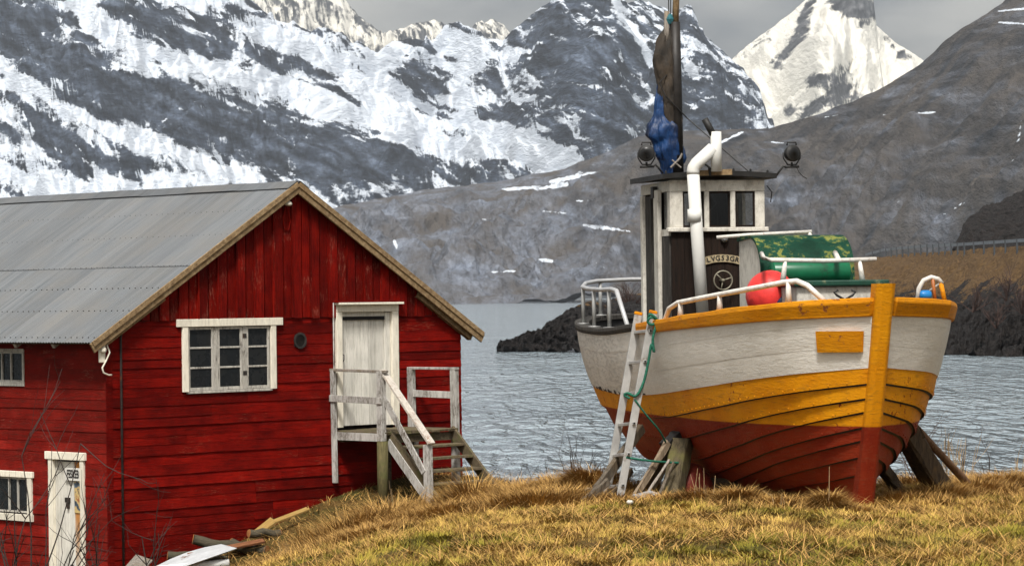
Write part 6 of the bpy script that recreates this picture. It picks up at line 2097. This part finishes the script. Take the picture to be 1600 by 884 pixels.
SP = []
def w2(px, Y): return (px - CX) / F * Y
for px, Y_, rx, ry, n, l0, l1, md, az0 in [
        (735, 40.0, 0.70, 0.9, 6000, 0.3, 0.7, 0.42, None),        # heap below the stairs
        (800, 30.0, 0.50, 0.6, 4500, 0.15, 0.34, 0.06, None), (860, 29.6, 0.45, 0.6, 5000, 0.15, 0.34, 0.08, None),
        (912, 29.0, 0.26, 0.4, 5200, 0.2, 0.42, 0.22, 3.6), (880, 27.0, 0.45, 0.5, 4500, 0.14, 0.3, 0.03, None),
        (830, 26.5, 0.55, 0.6, 5000, 0.14, 0.3, 0.04, None), (760, 28.0, 0.6, 0.8, 5000, 0.14, 0.3, 0.03, None), (790, 33.0, 0.5, 0.8, 3500, 0.2, 0.4, 0.05, None),
        (690, 27.0, 0.5, 0.8, 4500, 0.12, 0.26, 0.0, None), (620, 27.5, 0.5, 0.9, 4500, 0.12, 0.24, 0.0, None), (560, 26.0, 0.45, 0.9, 4000, 0.12, 0.22, 0.0, None),
        (600, 45.0, 0.9, 0.9, 3500, 0.3, 0.8, 0.06, None), (650, 44.0, 0.8, 0.9, 3500, 0.15, 0.3, 0.0, None), (540, 44.0, 0.9, 1.0, 3000, 0.3, 0.8, 0.06, None),
        (960, 26.6, 0.35, 0.25, 2600, 0.1, 0.22, 0.03, None), (1030, 25.9, 0.35, 0.25, 2600, 0.1, 0.22, 0.02, None), (1095, 25.3, 0.35, 0.2, 3200, 0.1, 0.22, 0.05, None),
        (1150, 24.9, 0.22, 0.2, 3000, 0.1, 0.22, 0.08, None), (1215, 24.3, 0.3, 0.2, 2200, 0.08, 0.18, 0.0, None), (1290, 23.7, 0.14, 0.12, 2400, 0.1, 0.22, 0.09, None), (1335, 23.6, 0.2, 0.15, 1200, 0.06, 0.14, 0.0, None),
        (1400, 25.2, 0.4, 0.3, 3200, 0.1, 0.24, 0.0, None), (1460, 26.2, 0.4, 0.4, 3600, 0.12, 0.26, 0.02, None), (1520, 27.2, 0.4, 0.5, 4000, 0.12, 0.28, 0.03, None), (1560, 28.6, 0.4, 0.5, 4200, 0.12, 0.28, 0.05, None),
        (1600, 28.6, 0.4, 0.6, 4200, 0.12, 0.28, 0.05, None), (1500, 29.5, 0.5, 0.6, 3600, 0.12, 0.28, 0.0, None), (1430, 29.5, 0.5, 0.5, 3000, 0.12, 0.28, 0.0, None), (1640, 29, 0.5, 0.7, 3000, 0.12, 0.28, 0.05, None),
        (990, 30.0, 0.6, 0.5, 3000, 0.14, 0.3, 0.0, None), (1100, 30.2, 0.8, 0.5, 3000, 0.14, 0.3, 0.0, None), (1250, 30.2, 0.9, 0.5, 3000, 0.14, 0.3, 0.0, None), (935, 30.5, 0.3, 0.4, 2600, 0.15, 0.32, 0.12, None)]:
    SP.append(straw_patch(w2(px, Y_), Y_, rx, ry, n, l0, l1, len(SP) + 300, md, 0.0, az0))
# straw over the whole slope down to the house
X, Y, R_ = scatter(60000, 30.4, 52, margin=0.0, seed=5)
k = visible_land(X, Y) & (X < 3)
X, Y = X[k], Y[k]
n = len(X)
SP.append((X, Y, R_.uniform(0.1, 0.28, n), R_.uniform(0.7, 1.4, n), R_.uniform(0.2, 0.8, n), R_.uniform(0, 6.28, n), np.zeros(n), np.clip(0.1 + 0.8 * fbm(X / 1.5, Y / 1.5, 3, 0.5, 61) + R_.normal(0, 0.1, n), 0, 1), np.clip(0.5 + 0.8 * fbm(X / 0.4, Y / 0.4, 2, 0.5, 63) + R_.normal(0, 0.2, n), 0, 1)))
X, Y, R_ = scatter(95000, 16.5, 30.6, seed=9)      # stray longer straws in the turf
k = visible_land(X, Y) & (fbm(X / 0.9, Y / 1.1, 3, 0.5, 91) < 0.02)
X, Y = X[k], Y[k]
n = len(X)
SP.append((X, Y, R_.uniform(0.10, 0.30, n), R_.uniform(1.0, 1.5, n), R_.uniform(0.0, 0.3, n), R_.uniform(0, 6.28, n), np.zeros(n), np.zeros(n), np.clip(R_.normal(0.6, 0.25, n), 0, 1)))
X, Y, L, lay, bend, az_, md, hue, val = [np.concatenate([s[i] for s in SP]) for i in range(9)]
Rw = np.random.default_rng(77)
far = np.clip((Y - 30) / 15, 0, 1)
blades('long_dry_grass', X, Y, L, Rw.uniform(0.004, 0.008, len(X)) * (1 + 0.9 * far), lay, bend, np.clip(hue, 0, 1), val, M_STRAW, az=az_, z=ground(X, Y) + md)
print('blades', n, len(X))

peb = MB().lathe([(0.0, -0.02), (0.022, -0.016), (0.032, 0.0), (0.025, 0.014), (0.0, 0.02)], (0, 0, 0), (0.2, 0.1, 1), 10).jitter(0.004).build('pebble', simple('pale_stone', (0.55, 0.52, 0.46), 0.8, 0, 0.2, 20, 0.3), None, True)
_q = at(985, 822, 24.5)
peb.location = (_q[0], 24.5, gz(_q[0], 24.5) + 0.035)
tag(peb, 'small white stone in the turf in front of the ladder', 'stone')


# ================================================================== AIR
M_HAZE = bpy.data.materials.new('thin_haze')
M_HAZE.use_nodes = True
_hn, _hl = M_HAZE.node_tree.nodes, M_HAZE.node_tree.links
_hn.clear()
_ho = _hn.new('ShaderNodeOutputMaterial')
_hv = _hn.new('ShaderNodeVolumePrincipled')
_hv.inputs['Color'].default_value = (0.84, 0.91, 1.0, 1)
_hv.inputs['Density'].default_value = HAZE
_hv.inputs['Anisotropy'].default_value = 0.2
_hl.new(_hv.outputs[0], _ho.inputs['Volume'])
hz = MB().box(-9000, 9000, -250, 15500, -9, 1750).build('haze', M_HAZE)
tag(hz, kind='stuff')
